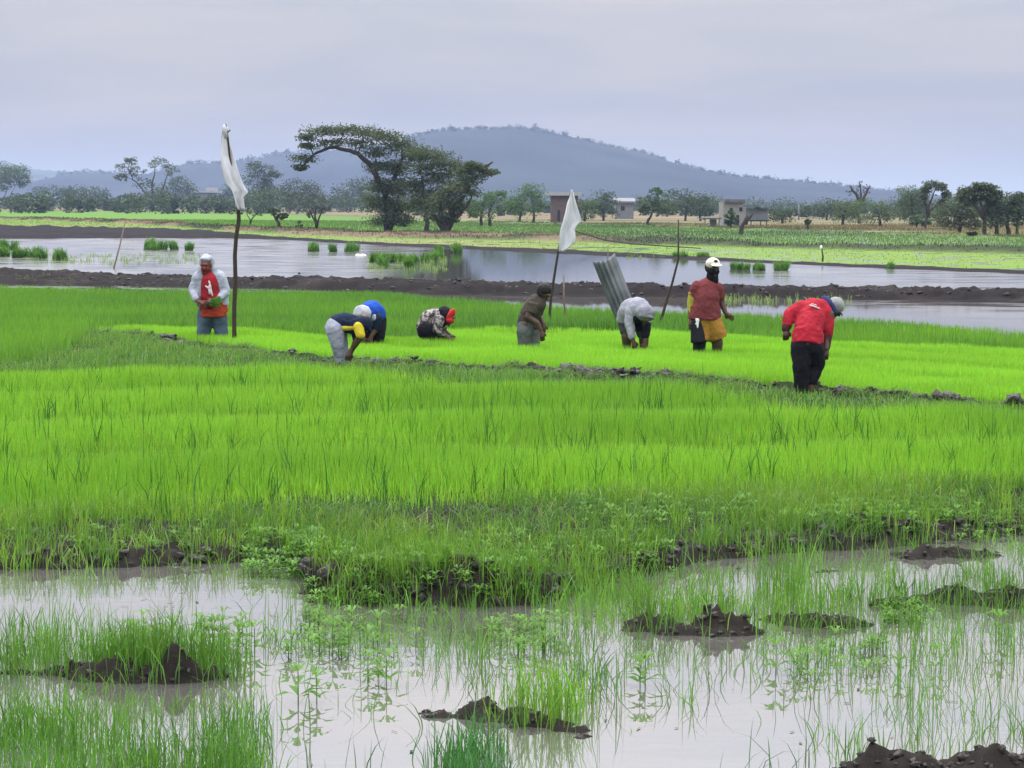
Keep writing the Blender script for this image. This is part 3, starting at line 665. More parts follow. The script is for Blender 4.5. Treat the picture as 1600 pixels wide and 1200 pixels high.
# the pulled-out strip behind the first beds in the middle
pull = (px_ > 700) & (px_ < 1010) & (vb > -1.7 - .3*np.sin(x*2)) & (vb < -.7) & (vn(x*3, y*3, 50) > .25)
k = (rng.rand(len(x)) > fur*1.25) & ~(pull & (rng.rand(len(x)) < .8))
x, y, fur = x[k], y[k], fur[k]
h = .145*rng.uniform(.82, 1.1, len(x))*(1-.6*fur)*(.72+.56*fbm(x*.7, y*.9, 4, 51))
grass_object('bright_seedbed', [blade_arrays(on_ground(x, y), h, rng.uniform(.005, .009, len(x)), rng.rand(len(x))*.04, vary(len(x), (.245,.485,.046), .14, .09)*(.84+.36*fbm(x*.5, y*1.3, 4, 57))[:, None])], 'even yellow-green rice seedbeds around the workers', 'rice')
# 3 duller taller rice behind
x, y = scatter(420000, 26, 57)
vb = beyond(x, y, B_); vc = beyond(x, y, C_); vf = beyond(x, y, F2) + .9*(fbm(x*.5, y*.5, 3, 60)-.5); px_, py_ = to_px(x, y)
k = ((vb > .1) | ((px_ < 175) & (vc > .3))) & (vf < .15) & (rng.rand(len(x)) < .25 + .9*fbm(x*.4, y*.5, 3, 61))
x, y, vf, px_ = x[k], y[k], vf[k], px_[k]
pt = fbm(x*.25, y*.5, 4, 62)
h = .27*rng.uniform(.6, 1.1, len(x))*(.75+.5*pt)*(1-.25*ss(vf, -1.5, 0))
row = .5+.5*np.sin(vf*2.4 + x*.25); br_ = ss(px_, 1050, 1500)
c = vary(len(x), (.10,.235,.038), .2)*(1-.0*row[:, None]); c2 = vary(len(x), (.18,.37,.035), .1)
t = np.clip(ss(pt, .45, .65)*.35 + br_*row*.6 + (1-ss(px_, 0, 300))*.3, 0, 1)[:, None]
c = c*(1-t) + c2*t
grass_object('young_rice', [blade_arrays(on_ground(x, y), h, rng.uniform(.010, .017, len(x)), rng.rand(len(x))*.08, c)], 'taller dull green rice between the seedbeds and the muddy dike', 'rice')
# 4 rough pulled-over strip between nursery and bright beds + all along the clod line
x, y = scatter(230000, 17, 37)
v2 = beyond(x, y, N2); vc = beyond(x, y, C_); px_, _ = to_px(x, y)
k = (v2 > -.15) & (vc < -.12+.06*rng.randn(len(x))) & (rng.rand(len(x)) < .05+1.0*ss(fbm(x*1.6, y*1.6, 4, 70), .38, .70))
x, y = x[k], y[k]; n = len(x)
c = vary(n, (.115,.245,.045), .22); pale = rng.rand(n) < .12; c[pale] = vary(pale.sum(), (.22,.30,.09), .15)
rough = [blade_arrays(on_ground(x, y), rng.uniform(.06, .24, n)*(.5+.9*fbm(x, y, 3, 71))*(.34+.66*ss(-vc[k], .2, 1.5)), rng.uniform(.006, .011, n), rng.rand(n)*.2, c)]
# uprooted tufts hanging over the clods
for k_ in range(300):
    pxx = rng.choice([rng.uniform(60, 260), rng.uniform(330, 400), rng.uniform(540, 720), rng.uniform(780, 960), rng.uniform(1000, 1180), rng.uniform(1260, 1620)])
    p = at(pxx, float(C_(pxx)) + rng.uniform(0, 7)); n = 26
    q = np.tile(p, (n, 1)) + rng.randn(n, 3)*[.07, .05, 0]; q[:, 2] = ground(q[:, 0], q[:, 1])[0]
    rough.append(blade_arrays(q, rng.uniform(.04, .13, n), np.full(n, .008), rng.uniform(.08, .26, n), vary(n, (.13,.22,.06), .25), 3, az=rng.uniform(0, 6.28)))
grass_object('rough_grass', rough, 'rough trampled grass and pulled seedlings in front of the bright seedbeds', 'grass')
# 5 weedy bank between the nursery and the flooded foreground
x, y = scatter(190000, 11.3, 18)
vl = beyond(x, y, L_); v1 = beyond(x, y, N1); px_, _ = to_px(x, y)
dn = ss(fbm(x*1.8, y*1.8, 4, 80), .30, .66)
k = (vl > .02) & (v1 < .35) & (rng.rand(len(x)) < (.07+.85*dn)*np.where(vl < .5, .55, 1)*.60)
x, y, vl = x[k], y[k], vl[k]; n = len(x); pt = fbm(x*1.1, y*1.1, 3, 81)
c = vary(n, (.085,.185,.032), .2); yl = ss(pt, .5, .7)[:, None]; c = c*(1-yl*.5) + vary(n, (.19,.33,.04), .15)*yl*.5
pale = rng.rand(n) < .05; c[pale] = vary(pale.sum(), (.26,.33,.10), .15)
bank = [blade_arrays(on_ground(x, y), rng.uniform(.04, .19, n)*(.5+.9*pt), rng.uniform(.004, .008, n), rng.rand(n)*.16, c, 3)]
def tuft(px, py, n, h, spread=.03, w=.006, col=(.09,.21,.03), lean=.35, z=None):
    p = at(px, py); q = np.tile(p, (n, 1)) + rng.randn(n, 3)*[spread, spread, 0]
    q[:, 2] = np.maximum(ground(q[:, 0], q[:, 1])[0], -.03) if z is None else z
    hh = h*rng.uniform(.45, 1.1, n)
    return blade_arrays(q, hh, rng.uniform(.6, 1.1, n)*w, hh*rng.rand(n)**1.3*lean*1.6, vary(n, col, .16), 3)
for k_ in range(460):
    pxx = rng.uniform(-360, 1960); 
    pyy = float(L_(pxx)) - rng.uniform(0, 1)**1.2*min(70, float(L_(pxx)) - float(N1(pxx)) - 3)
    bank.append(tuft(pxx, pyy, rng.randint(7, 20), rng.uniform(.13, .27), .035, .006, (.10,.22,.03) if rng.rand() < .6 else (.17,.31,.04)))
grass_object('bank_grass', bank, 'wild grass and weeds on the muddy bank before the nursery', 'grass')
# 6 foreground marsh grass standing in the water
fg = []
def field(n, x0, x1, y0, y1, h0, h1, col=(.085,.20,.028), nb=(7, 16), spread=.055, lean=.45, w=.0056, clump=0.0):
    for _ in range(n):
        px = rng.uniform(x0, x1); py = rng.uniform(y0, y1)
        if clump and vn(px*.02, py*.035, 90) < clump: continue
        fg.append(tuft(px, py, int(rng.randint(*nb)*1.0), rng.uniform(h0, h1), spread, w, tuple(np.array(col)*rng.uniform(.6, 1.25)), lean))
field(150, -60, 375, 1022, 1066, .20, .36, clump=.22)
field(40, -60, 260, 985, 1030, .15, .30, clump=.45)
field(230, -80, 400, 1130, 1260, .16, .33, (.075,.19,.025), clump=.2)
field(40, -80, 300, 1075, 1130, .12, .25, clump=.4)
field(16, 330, 430, 1150, 1270, .2, .40, (.05,.14,.02), nb=(5, 10), lean=.5)
field(5, 420, 640, 1215, 1250, .2, .33, (.045,.11,.02), nb=(3, 5), lean=.55)
field(34, 775, 905, 1095, 1140, .2, .37, (.13,.27,.03), nb=(6, 13), lean=.4)
field(34, 680, 775, 1175, 1260, .16, .31, (.04,.14,.035), nb=(10, 18), spread=.04, lean=.35)
field(16, 900, 950, 1040, 1120, .18, .34, (.06,.15,.025), nb=(5, 9), lean=.6)
field(40, 700, 900, 1000, 1075, .14, .28, nb=(5, 10), clump=.3)
field(40, 440, 620, 895, 905, .12, .26, nb=(7, 14))
field(150, 490, 1010, 900, 952, .12, .26, (.10,.22,.03))
field(110, 880, 1340, 930, 992, .16, .30, (.11,.24,.03))
field(60, 1330, 1660, 925, 960, .14, .28)
field(150, 1000, 1660, 852, 930, .12, .24, (.09,.20,.03), clump=.35)
field(40, 560, 860, 950, 985, .10, .2, nb=(4, 8), clump=.3)
field(50, 1400, 1680, 990, 1160, .2, .38, nb=(4, 9), lean=.4, w=.005)
field(16, 1270, 1440, 1005, 1062, .2, .32, (.07,.17,.025), nb=(5, 9), lean=.5)
field(6, 1190, 1280, 920, 945, .38, .55, (.10,.24,.035), nb=(16, 26), spread=.05, lean=.2)
field(26, 1270, 1640, 1150, 1200, .12, .30, nb=(4, 9), lean=.5)
field(5, 1060, 1290, 1195, 1230, .16, .30, (.05,.10,.03), nb=(3, 5), lean=.7)
field(10, 60, 460, 890, 905, .14, .26, (.11,.23,.035))
field(20, 420, 600, 985, 1020, .12, .24, nb=(3, 7), lean=.4)
field(10, -40, 120, 930, 985, .14, .24, nb=(4, 8), lean=.4)
for x0_, x1_ in ((-620, -60), (1660, 2220)):          # the same marsh goes on beyond both sides of the view
    field(150, x0_, x1_, 880, 960, .12, .26, clump=.3); field(120, x0_, x1_, 980, 1080, .16, .32, clump=.3); field(120, x0_, x1_, 1110, 1260, .16, .33, clump=.3)
field(150, 430, 1640, 955, 1150, .12, .28, (.08,.19,.03), nb=(2, 5), lean=.6, clump=.3)
field(60, 1000, 1640, 900, 1010, .14, .30, (.085,.20,.03), nb=(5, 10), lean=.5)
field(60, 640, 1300, 960, 1060, .12, .26, (.075,.17,.03), nb=(3, 6), lean=.6)
field(70, 380, 1000, 895, 1010, .12, .24, (.09,.20,.03), nb=(3, 7), lean=.5)
field(40, 1000, 1640, 1000, 1110, .14, .30, (.07,.16,.03), nb=(2, 5), lean=.6)
grass_object('marsh_grass', fg, 'tufts of wild grass standing in the flooded foreground', 'grass')
# 7 leafy ground cover on the bank and islands
def weed_arrays(p, h, col, nl=6, tiers=2):
    """broadleaf weed: a stem and whorls of pointed leaves"""
    V = []; F4 = []; b = 0
    w = .003
    V += [(-w,0,0),(w,0,0),(w*.6,0,h),(-w*.6,0,h),(0,-w,0),(0,w,0),(0,w*.6,h),(0,-w*.6,h)]; F4 += [(0,1,2,3),(4,5,6,7)]; b = 8
    for t in range(tiers):
        z = h*(1 - .33*t); L = (.075 + .014*t)*(.8+.4*rng.rand())*(h/.13)**.4; nn = nl if t == 0 else 4; off = rng.rand()*6
        for i in range(nn):
            a = off + 2*math.pi*i/nn + rng.randn()*.2; ca, sa = math.cos(a), math.sin(a); up = .55 if t == 0 else .25
            V += [(0,0,z), (ca*L*.45 - sa*L*.13, sa*L*.45 + ca*L*.13, z+L*up*.8), (ca*L, sa*L, z+L*up*.55), (ca*L*.45 + sa*L*.13, sa*L*.45 - ca*L*.13, z+L*up*.8)]
            F4.append((b, b+1, b+2, b+3)); b += 4
    V = np.array(V) + p; F = np.array(F4)
    c = np.tile(np.array(col), (len(V), 1)); c[:8] *= .6
    return V, F.ravel(), np.full(len(F), 4), c
gc = []
def cover(n, x0, x1, y0, y1, hh=(.03, .10)):
    for _ in range(n):
        px = rng.uniform(x0, x1); py = rng.uniform(y0, y1); p = at(px, py); z = ground(p[:1], p[1:2])[0][0]
        if z < -.02: z = -.02
        p[2] = z; gc.append(weed_arrays(p, rng.uniform(*hh), np.array((.10,.22,.034))*rng.uniform(.7, 1.25), 5, 2))
cover(80, 430, 1080, 858, 900, (.03, .09)); cover(160, 480, 860, 900, 948, (.03, .09)); cover(90, 380, 500, 866, 905, (.03, .1))
cover(160, 900, 1500, 800, 850); cover(40, 0, 420, 850, 880, (.02, .06)); cover(40, 200, 380, 985, 1040, (.06, .13)); cover(34, 430, 640, 968, 1030, (.04, .10))
cover(22, 1240, 1440, 1010, 1062, (.04, .1)); cover(30, 1380, 1460, 950, 975, (.03, .07)); cover(80, 1250, 1640, 815, 850, (.03, .08)); cover(30, 760, 900, 980, 1030, (.05, .1))
grass_object('ground_cover', gc, 'small broadleaf weeds spread over the muddy bank and shallows', 'weeds')
# 8 far fields: short tufts that break the flat colour
x, y = scatter(260000, 60, 250, .27)
ve2 = beyond(x, y, E2); vs2 = beyond(x, y, S2); vd2 = beyond(x, y, D2); vg2 = beyond(x, y, G2)
k = ((ve2 > 0) & (vs2 < 0) & (rng.rand(len(x)) < .16)) | ((vd2 > 1) & (vg2 < 0) & (rng.rand(len(x)) < .3)) | ((vs2 > -1.0) & (vd2 < 2) & (rng.rand(len(x)) < .5)) | ((vg2 > 0) & (rng.rand(len(x)) < .4))
x, y = x[k], y[k]; p = on_ground(x, y); _, K = ground(x, y)
strip_ = (beyond(x, y, S2) < 0)
hh = np.where(strip_, .07, .15)*rng.uniform(.6, 1.2, len(x)) * np.where(beyond(x, y, G2) > 0, 1.9*vn(x*.15, y*.15, 7), 1)
grass_object('far_rice', [blade_arrays(p, hh, np.clip(y*.0004, .03, .09), rng.rand(len(x))*.08, np.clip(K*1.0*(1+.05*rng.randn(len(x), 1)), .01, .8))], 'green and yellow-green rice plots beyond the large paddy', 'rice')
# 9 sparse rice standing in the far paddy
sp = []
for (x0, x1, y0, y1, n) in ((40,330,398,414,240), (1120,1330,462,476,90), (570,700,402,424,150), (980,1110,398,403,60), (20,120,434,444,40)):
    for _ in range(n):
        sp.append(tuft(rng.uniform(x0, x1), rng.uniform(y0, y1), 4, rng.uniform(.08, .2), .05, .022, (.14,.21,.07), .4, z=0))
grass_object('sparse_rice', sp, 'sparse rice stalks standing in the far paddy', 'rice')

# mud clods: loose rough lumps along dikes and islands
M_CLOD = mat('mud_clod', (.026,.022,.019), .5, .3, noise=.45, nscale=18, bump=.8, bscale=30)
def ico():
    t = (1+5**.5)/2
    v = np.array([(-1,t,0),(1,t,0),(-1,-t,0),(1,-t,0),(0,-1,t),(0,1,t),(0,-1,-t),(0,1,-t),(t,0,-1),(t,0,1),(-t,0,-1),(-t,0,1)])/math.sqrt(1+t*t)
    f = [(0,11,5),(0,5,1),(0,1,7),(0,7,10),(0,10,11),(1,5,9),(5,11,4),(11,10,2),(10,7,6),(7,1,8),(3,9,4),(3,4,2),(3,2,6),(3,6,8),(3,8,9),(4,9,5),(2,4,11),(6,2,10),(8,6,7),(9,8,1)]
    v = list(map(tuple, v)); nf = []; cache = {}
    def mid(a, b):
        k = (min(a, b), max(a, b))
        if k not in cache:
            p = (np.array(v[a])+np.array(v[b])); p /= np.linalg.norm(p); v.append(tuple(p)); cache[k] = len(v)-1
        return cache[k]
    for a, b, c in f:
        x_, y_, z_ = mid(a, b), mid(b, c), mid(c, a); nf += [(a,x_,z_),(b,y_,x_),(c,z_,y_),(x_,y_,z_)]
    return np.array(v), np.array(nf)
IV, IF = ico()
CV = []; CF = []
def clod(p, r):
    v = IV*(1+.34*rng.randn(len(IV), 1)) * (np.array([1.2, .9, .65])*r*rng.uniform(.7, 1.3, 3))
    a = rng.rand()*6.28; R = np.array([[math.cos(a), -math.sin(a), 0], [math.sin(a), math.cos(a), 0], [0, 0, 1]])
    CF.append(IF + len(IV)*len(CV)); CV.append(v @ R.T + p)
for k_ in range(1500):
    pxx = rng.uniform(30, 1640); 
    if k_ < 700: pxx = pxx if k_ > 130 else rng.uniform(60, 270); py = float(C_(pxx)) + rng.uniform(0, 5); r = rng.uniform(.02, .07)*(1.2 if vn(pxx*.02, 3, 5) > .5 else .55)
    elif k_ < 920: py = float(L_(pxx)) - rng.uniform(0, 14); r = rng.uniform(.012, .045)
    else: py = float(MF(pxx)) - rng.uniform(0, 1)*(float(MF(pxx))-float(MBk(pxx))); r = rng.uniform(.015, .06)
    p = at(pxx, py); z = ground(p[:1], p[1:2])[0][0]; p[2] = z + r*.05; clod(p, r)
for (ix, iy, rx, ry, h_) in ISL:
    for _ in range(int(10 + 60*rx)):
        q = rng.randn(2)*.5; x_, y_ = ix+q[0]*rx, iy+q[1]*ry; z = ground(np.array([x_]), np.array([y_]))[0][0]
        r_c = rng.uniform(.006, .02)
        if z > -.03: clod(np.array([x_, y_, z-.5*r_c]), r_c)
V = np.concatenate(CV); Fc = np.concatenate(CF)
tag(np_mesh('mud_clods', V, Fc.ravel(), np.arange(0, len(Fc)*3, 3), np.full(len(Fc), 3), M_CLOD, smooth=True), 'dark wet mud clods along the dikes and on the mud islands', 'mud', kind='stuff')

# floating straw and bits
n = 150; x, y = scatter(n*2, 7.5, 13.0); k = beyond(x, y, L_) < -.1; x, y = x[k], y[k]; n = len(x); a = rng.rand(n)*6.28; l = rng.uniform(.006, .035, n)*rng.rand(n)**.5; wd = rng.uniform(.002, .006, n)
ca, sa = np.cos(a), np.sin(a); V = np.stack([np.stack([x+sx*ca*l-sy*sa*wd, y+sx*sa*l+sy*ca*wd, np.full(n, .004)], 1) for sx, sy in ((-1,-1),(1,-1),(1,1),(-1,1))], 1).reshape(-1, 3)
cc = np.where(rng.rand(n, 1) < .5, np.array([[.03,.025,.02]]), np.array([[.16,.13,.07]]))
tag(np_mesh('floating_debris', V, np.arange(4*n), np.arange(0, 4*n, 4), np.full(n, 4), mat('straw_bits', attr=True), np.repeat(cc, 4, 0)), 'bits of straw and mud floating on the foreground water', 'debris', kind='stuff')

# ------------------------------------------------------------------ single weeds in open water
WM = []
for q in range(3):
    V, Lp, T, C = weed_arrays(np.zeros(3), .14, (.095,.21,.034), 6, 3); WM.append((V, Lp, T, C))
spots = [(495,1104),(466,1106),(592,1072),(575,1070),(604,1078),(650,1024),(590,1010),(1008,1078),(1000,1082),(385,1020),(398,1028),(1212,1058),(1240,1064),(1262,1060),(455,1030),(520,1026),(545,1022),(575,1028),(322,1008),(345,1012),(1560,1012),(1462,1055)]
protos = []
for i_, (px, py) in enumerate(spots):
    p = at(px, py, -.02); k_ = i_ % 3
    if i_ < 3:
        V, Lp, T, C = WM[k_]; o = np_mesh('water_weed', V, Lp, np.arange(0, len(Lp), 4), T, M_GRASS, C); protos.append(o)
    else:
        o = protos[k_].copy(); COL.objects.link(o)
    o.location = p; o.rotation_euler = (0, 0, rng.rand()*6); sc_ = rng.uniform(.75, 1.15); o.scale = (sc_, sc_, sc_)
    tag(o, 'small leafy weed poking up from the shallow foreground water', 'weed', 'leafy weeds in the foreground water')

# ------------------------------------------------------------------ bundles of pulled seedlings waiting in the far paddy
def bundle_mesh():
    n = 230; a = rng.rand(n)*6.28; r = rng.rand(n)**.5*.16
    pos = np.stack([np.cos(a)*r, np.sin(a)*r, np.zeros(n)], 1); ch = []
    for i_ in range(0, n, 13):
        ch.append(blade_arrays(pos[i_:i_+13], rng.uniform(.12, .34, len(pos[i_:i_+13])), np.full(len(pos[i_:i_+13]), .022), rng.uniform(.05, .34, len(pos[i_:i_+13])), vary(len(pos[i_:i_+13]), (.075,.18,.025), .35), 3, az=a[i_:i_+13].mean()))
    Vs, Ls, Ts, Cs = [], [], [], []; b = 0
    for V, L, T, C in ch: Vs.append(V); Ls.append(L+b); Ts.append(T); Cs.append(C); b += len(V)
    return np.concatenate(Vs), np.concatenate(Ls), np.concatenate(Ts), np.concatenate(Cs)
BM = []
for i_ in range(4):
    V, Lp, T, C = bundle_mesh(); o = np_mesh('seedling_bundle', V, Lp, np.concatenate([[0], np.cumsum(T)[:-1]]), T, M_GRASS, C); BM.append(o)
bs = [((8,388),(20,392),(8,402),(26,404),(38,403),(55,404),(66,405),(88,407),(98,408)), ((232,391),(243,392),(254,391),(273,391),(295,392)), ((487,394),(493,393)), ((521,394),), ((545,394),(556,393)),
      ((585,411),(598,412),(612,411),(630,412),(648,413),(662,410),(676,408),(688,404),(683,396),(600,418),(640,419)), ((716,396),), ((1147,421),(1156,422),(1166,423)), ((1182,423),(1190,424)), ((1217,424),(1224,424)), ((1390,421),), ((1058,404),(1070,405)), ((1092,406),(1104,406))]
bl = ['bundle of pulled seedlings in the row at the left edge of the far paddy', 'bundle of pulled seedlings in the water behind the worker in the grey hood', 'bundle of pulled seedlings standing alone in the water left of the white bag',
      'small lone seedling bundle in mid-paddy between two larger ones', 'seedling bundle touching the white bag in the far paddy', 'bundle of pulled seedlings in the long heap reflected before the big trees',
      'lone seedling bundle right of the long heap in the far paddy', 'seedling bundle in the row right beside the white cap', 'seedling bundle in the middle pair right of the white cap', 'round seedling bundle farthest right in open water beyond the white cap',
      'dark seedling bundle on the far bank at the right', 'seedling bundle on the far bank just behind the bent stick', 'seedling bundle on the far bank left of the white cap']
j = 0
for grp, lb in zip(bs, bl):
    for (px, py) in grp:
        o = BM[j] if j < 4 else BM[j % 4].copy()
        if j >= 4: COL.objects.link(o)
        j += 1
        o.location = at(px, py, -.03); o.rotation_euler = (0, 0, rng.rand()*6); s_ = rng.uniform(.85, 1.15)*(1.35 if 400 > px > 200 else .85 if px > 1000 else 1.15); o.scale = (s_, s_, s_*1.5)
        tag(o, lb, 'seedling bundle', 'bundles of pulled rice seedlings')
# ------------------------------------------------------------------ houses on the plain
M_WALLP = mat('pale_wall', (.24,.25,.23), .85, .2, noise=.2, nscale=1.2); M_WALLB = mat('brown_wall', (.13,.095,.085), .85, .2, noise=.2, nscale=1.5)
M_ROOFW = mat('pale_sheet_roof', (.33,.34,.36), .6, .3, noise=.1, nscale=2); M_ROOFD = mat('dark_sheet_roof', (.10,.11,.12), .6, .4, noise=.3, nscale=2)
M_WALLG = mat('grey_sheet_wall', (.17,.185,.20), .7, .3, noise=.15, nscale=2); M_DARK = mat('dark_opening', (.02,.022,.025), .6)
M_POST = mat('weathered_post', (.17,.13,.10), .85, noise=.2, nscale=4)
def building(name, label, cat, px0, px1, pyb, d_=None, parts=()):
    """parts: (child name, material, list of boxes (x0,x1 in photo px, z-top py, z-bottom py, depth0 m, depth1 m))"""
    base = at((px0+px1)/2, pyb, .1); d = base[1]; root = empty(name, base, label, cat)
    for nm, mt, boxes in parts:
        mb = MB()
        for b in boxes:
            a = at_y(b[0], b[3], d) - base; c = at_y(b[1], b[2], d) - base
            if len(b) > 6:   # sloped sheet: extra rise (m) at the back
                r = b[6]; th = .08
                mb.add([(a[0],b[4],a[2]),(c[0],b[4],a[2]),(c[0],b[5],a[2]+r),(a[0],b[5],a[2]+r),(a[0],b[4],c[2]),(c[0],b[4],c[2]),(c[0],b[5],c[2]+r),(a[0],b[5],c[2]+r)],
                       [(0,3,2,1),(4,5,6,7),(0,1,5,4),(1,2,6,5),(2,3,7,6),(3,0,4,7)])
            else: mb.box(a[0], c[0], b[4], b[5], a[2], c[2])
        mb.build(nm, mt, root, smooth=False)
    return root
building('house', 'brown walled house with a long white roof behind the second flag', 'house', 856, 905, 346, parts=[
    ('wall', M_WALLB, [(861,903,305,348,0,5)]), ('roof', M_ROOFW, [(853,908,300,305.5,-.5,5.4)]), ('door', M_DARK, [(871,875,328,347,-.05,0)]), ('window', M_DARK, [(884,891,322,331,-.05,0)])])
building('house', 'small grey house with a pale pitched roof right of the round dark tree', 'house', 960, 992, 341, parts=[
    ('wall', M_WALLG, [(962,990,317,343,0,4)]), ('roof', M_WALLG, [(959,993,314.5,317,-.4,2.2,.5),]), ('window', M_DARK, [(970,976,322,329,-.05,0)])])
building('house', 'two-tier whitish farmhouse with flat dark roof between the shed and low hut', 'house', 1126, 1168, 352, parts=[
    ('wall', M_WALLP, [(1130,1166,316,354,0,5)]), ('roof', M_ROOFD, [(1132,1164,311.5,316,-.4,5.3)]), ('window', M_DARK, [(1155,1160,324,330,-.05,0)]), ('window', M_DARK, [(1140,1145,325,331,-.05,0)]), ('door', M_DARK, [(1150,1155,336,353,-.05,0)])])
building('shed', 'grey raised shed on thin legs under a dark lean-to roof', 'shed', 1168, 1202, 356, parts=[
    ('wall', M_WALLG, [(1172,1200,326,345,0,3)]), ('roof', M_ROOFD, [(1160,1188,321,323,-.6,3.2), (1186,1202,324,326,-.4,3.2)]), ('leg', M_POST, [(1173,1174.6,345,358,.1,.25)]), ('leg', M_POST, [(1188,1189.6,345,358,.1,.25)]), ('leg', M_POST, [(1197,1198.6,345,358,.1,.25)]), ('floor', M_DARK, [(1171,1201,344,346,-.1,3.1)])])
building('hut', 'low open hut with a dark flat roof left of the farmhouse', 'hut', 1100, 1126, 354, parts=[
    ('roof', M_ROOFD, [(1098,1127,340,342.5,-.3,2.6)]), ('wall', M_WALLP, [(1112,1121,343,355,.8,2.2)]), ('leg', M_POST, [(1101,1102.4,342.5,355,0,.15)]), ('leg', M_POST, [(1109,1110.4,342.5,355,0,.15)]), ('leg', M_POST, [(1123,1124.4,342.5,355,0,.15)])])
building('house', 'long pale grey building seen between trees left of the tall flag', 'building', 300, 345, 325, parts=[
    ('wall', M_WALLG, [(302,338,301,325,0,8)]), ('roof', M_ROOFW, [(300,342,298.5,301,-.6,8.5)]), ('upper_wall', M_ROOFW, [(320,336,293,298.5,2,7)]), ('window', M_DARK, [(308,313,306,311,-.1,0)]), ('window', M_DARK, [(324,329,306,311,-.1,0)])])
def bar(name, label, cat, pts, rads, material, group=None, yd=None, base=None):
    b = at(*base, .0); d = b[1]
    P_ = [at_y(p[0], p[1], d + (p[2] if len(p) > 2 else 0)) for p in pts]
    mb = MB(); mb.tube(P_, rads, 7); o = mb.build(name, material, origin=tuple(P_[0])); return tag(o, label, cat, group)
bar('utility_pole', 'grey utility pole between the raised shed and the dome-shaped tree', 'pole', [(1248,344),(1248,319)], [.12,.1], M_WALLG, base=(1248,344))
bar('utility_pole', 'slender pole in front of the pale grey building on the left', 'pole', [(339,327),(340,300)], [.12,.09], M_WALLG, base=(339,327))
bar('bamboo_stake', 'thin leaning bamboo stake in the far left paddy', 'stake', [(177,422),(187,385),(196,345)], [.03,.025,.018], M_BAMBOO, 'field stakes', base=(177,419))
bar('bamboo_stake', 'short pale stake standing right of the second flag pole', 'stake', [(880,512),(882,500),(883,488),(881,470),(881,430)], [.022,.024,.02,.018,.014], M_BAMBOO, 'field stakes', base=(881,512))
bar('bent_stick', 'bent dry stick leaning between the bent grey-hooded worker and white cap', 'stick', [(1028,520),(1033,500),(1046,455),(1050,444),(1060,405),(1060,343)], [.026,.026,.022,.022,.018,.011], M_STICK, 'field stakes', base=(1028,520))
bar('bamboo_stake', 'hair-thin stake above the top of the rolled metal sheet', 'stake', [(950,402),(950,383)], [.03,.02], M_BAMBOO, 'field stakes', base=(950,402))
r_ = empty('marker_stake', at(1283,409,0), 'curved stake with a white tag on the far bank at the right', 'stake', 'field stakes')
b_ = np.array(r_.location); mb = MB(); mb.tube([at_y(1285,410,b_[1])-b_, at_y(1286,402,b_[1])-b_, at_y(1284,388,b_[1])-b_], [.035,.035,.025], 6); mb.build('stick', M_STICK, r_)
mb = MB(); c0 = at_y(1283,386,b_[1])-b_; mb.ell(c0, (.05,.03,.08)); mb.build('tag', mat('white_tag', (.75,.75,.72), .7), r_)
bar('fallen_branch', 'long dark branch lying across the green plots behind the second flag', 'branch', [(1096,388,0),(1040,384.5,1),(985,381,2),(945,375,3),(912,365,4),(886,357,5),(856,343,6)], [.02,.03,.034,.036,.034,.028,.016], M_STICK, base=(1096,389))
# white plastic bag on the far water
p_ = at(562,399,0); mb = MB(); s_ = .28
mb.ell(p_+[0,0,.0], (.20,.14,.05)); mb.ell(p_+[.2,0,.0], (.15,.09,.04), (0,25,0)); mb.ell(p_+[-.08,0,.03], (.06,.05,.05), (0,-25,0))
tag(mb.build('plastic_bag', mat('white_plastic', (.72,.72,.72), .4), origin=p_, voxel=.02, disp=.05, dscale=.1), 'crumpled white plastic bag floating beside a seedling bundle', 'bag')

# ------------------------------------------------------------------ flags
M_CLOTHW = bpy.data.materials.new('white_cloth'); M_CLOTHW.use_nodes = True; nt = M_CLOTHW.node_tree; nt.nodes.clear()
o_ = N(nt,'ShaderNodeOutputMaterial'); d_ = N(nt,'ShaderNodeBsdfDiffuse'); t_ = N(nt,'ShaderNodeBsdfTranslucent'); mm = N(nt,'ShaderNodeMixShader'); mm.inputs[0].default_value = .4
d_.inputs[0].default_value = (.74,.75,.78,1); t_.inputs[0].default_value = (.74,.75,.78,1)
nt.links.new(d_.outputs[0], mm.inputs[1]); nt.links.new(t_.outputs[0], mm.inputs[2]); nt.links.new(mm.outputs[0], o_.inputs[0])
def cloth(rows, d, base, name, parent, nx=9, amp=.05, seed=0):
    ysr = [r[0] for r in rows]; fine = np.linspace(ysr[0], ysr[-1], 34)
    lx = np.interp(fine, ysr, [r[1] for r in rows]); rx = np.interp(fine, ysr, [r[2] for r in rows]); dp = np.interp(fine, ysr, [r[3] if len(r) > 3 else 0 for r in rows])
    vs = []
    for j, yy in enumerate(fine):
        for i_ in range(nx):
            u = i_/(nx-1); dep = dp[j] + amp*math.sin(u*7 + j*.12 + seed)*min(1, (rx[j]-lx[j])/14) + amp*.4*math.sin(u*15 - j*.3)
            yy2 = yy + (1.2*math.sin(u*9+seed) if 0 < j < 33 else 0)
            vs.append(at_y(lx[j]+(rx[j]-lx[j])*u, yy2, d+dep) - base)
    mb = MB(); mb.add(vs, [(j*nx+i_, j*nx+i_+1, (j+1)*nx+i_+1, (j+1)*nx+i_) for j in range(33) for i_ in range(nx-1)])
    o = mb.build(name, M_CLOTHW, parent); sm = o.modifiers.new('thickness', 'SOLIDIFY'); sm.thickness = .004; return o
b = at(367,541,.05); d = b[1]
r_ = empty('flag_pole', b, 'tall crooked wooden pole with a long white rag beside the grey-hooded worker', 'flag', 'white rag flags')
mb = MB(); pp = [(367,546),(366,515),(366,480),(368,440),(367,400),(369,370),(373,345),(373,335),(370,310),(364,280),(359,245),(356,215),(352,194)]
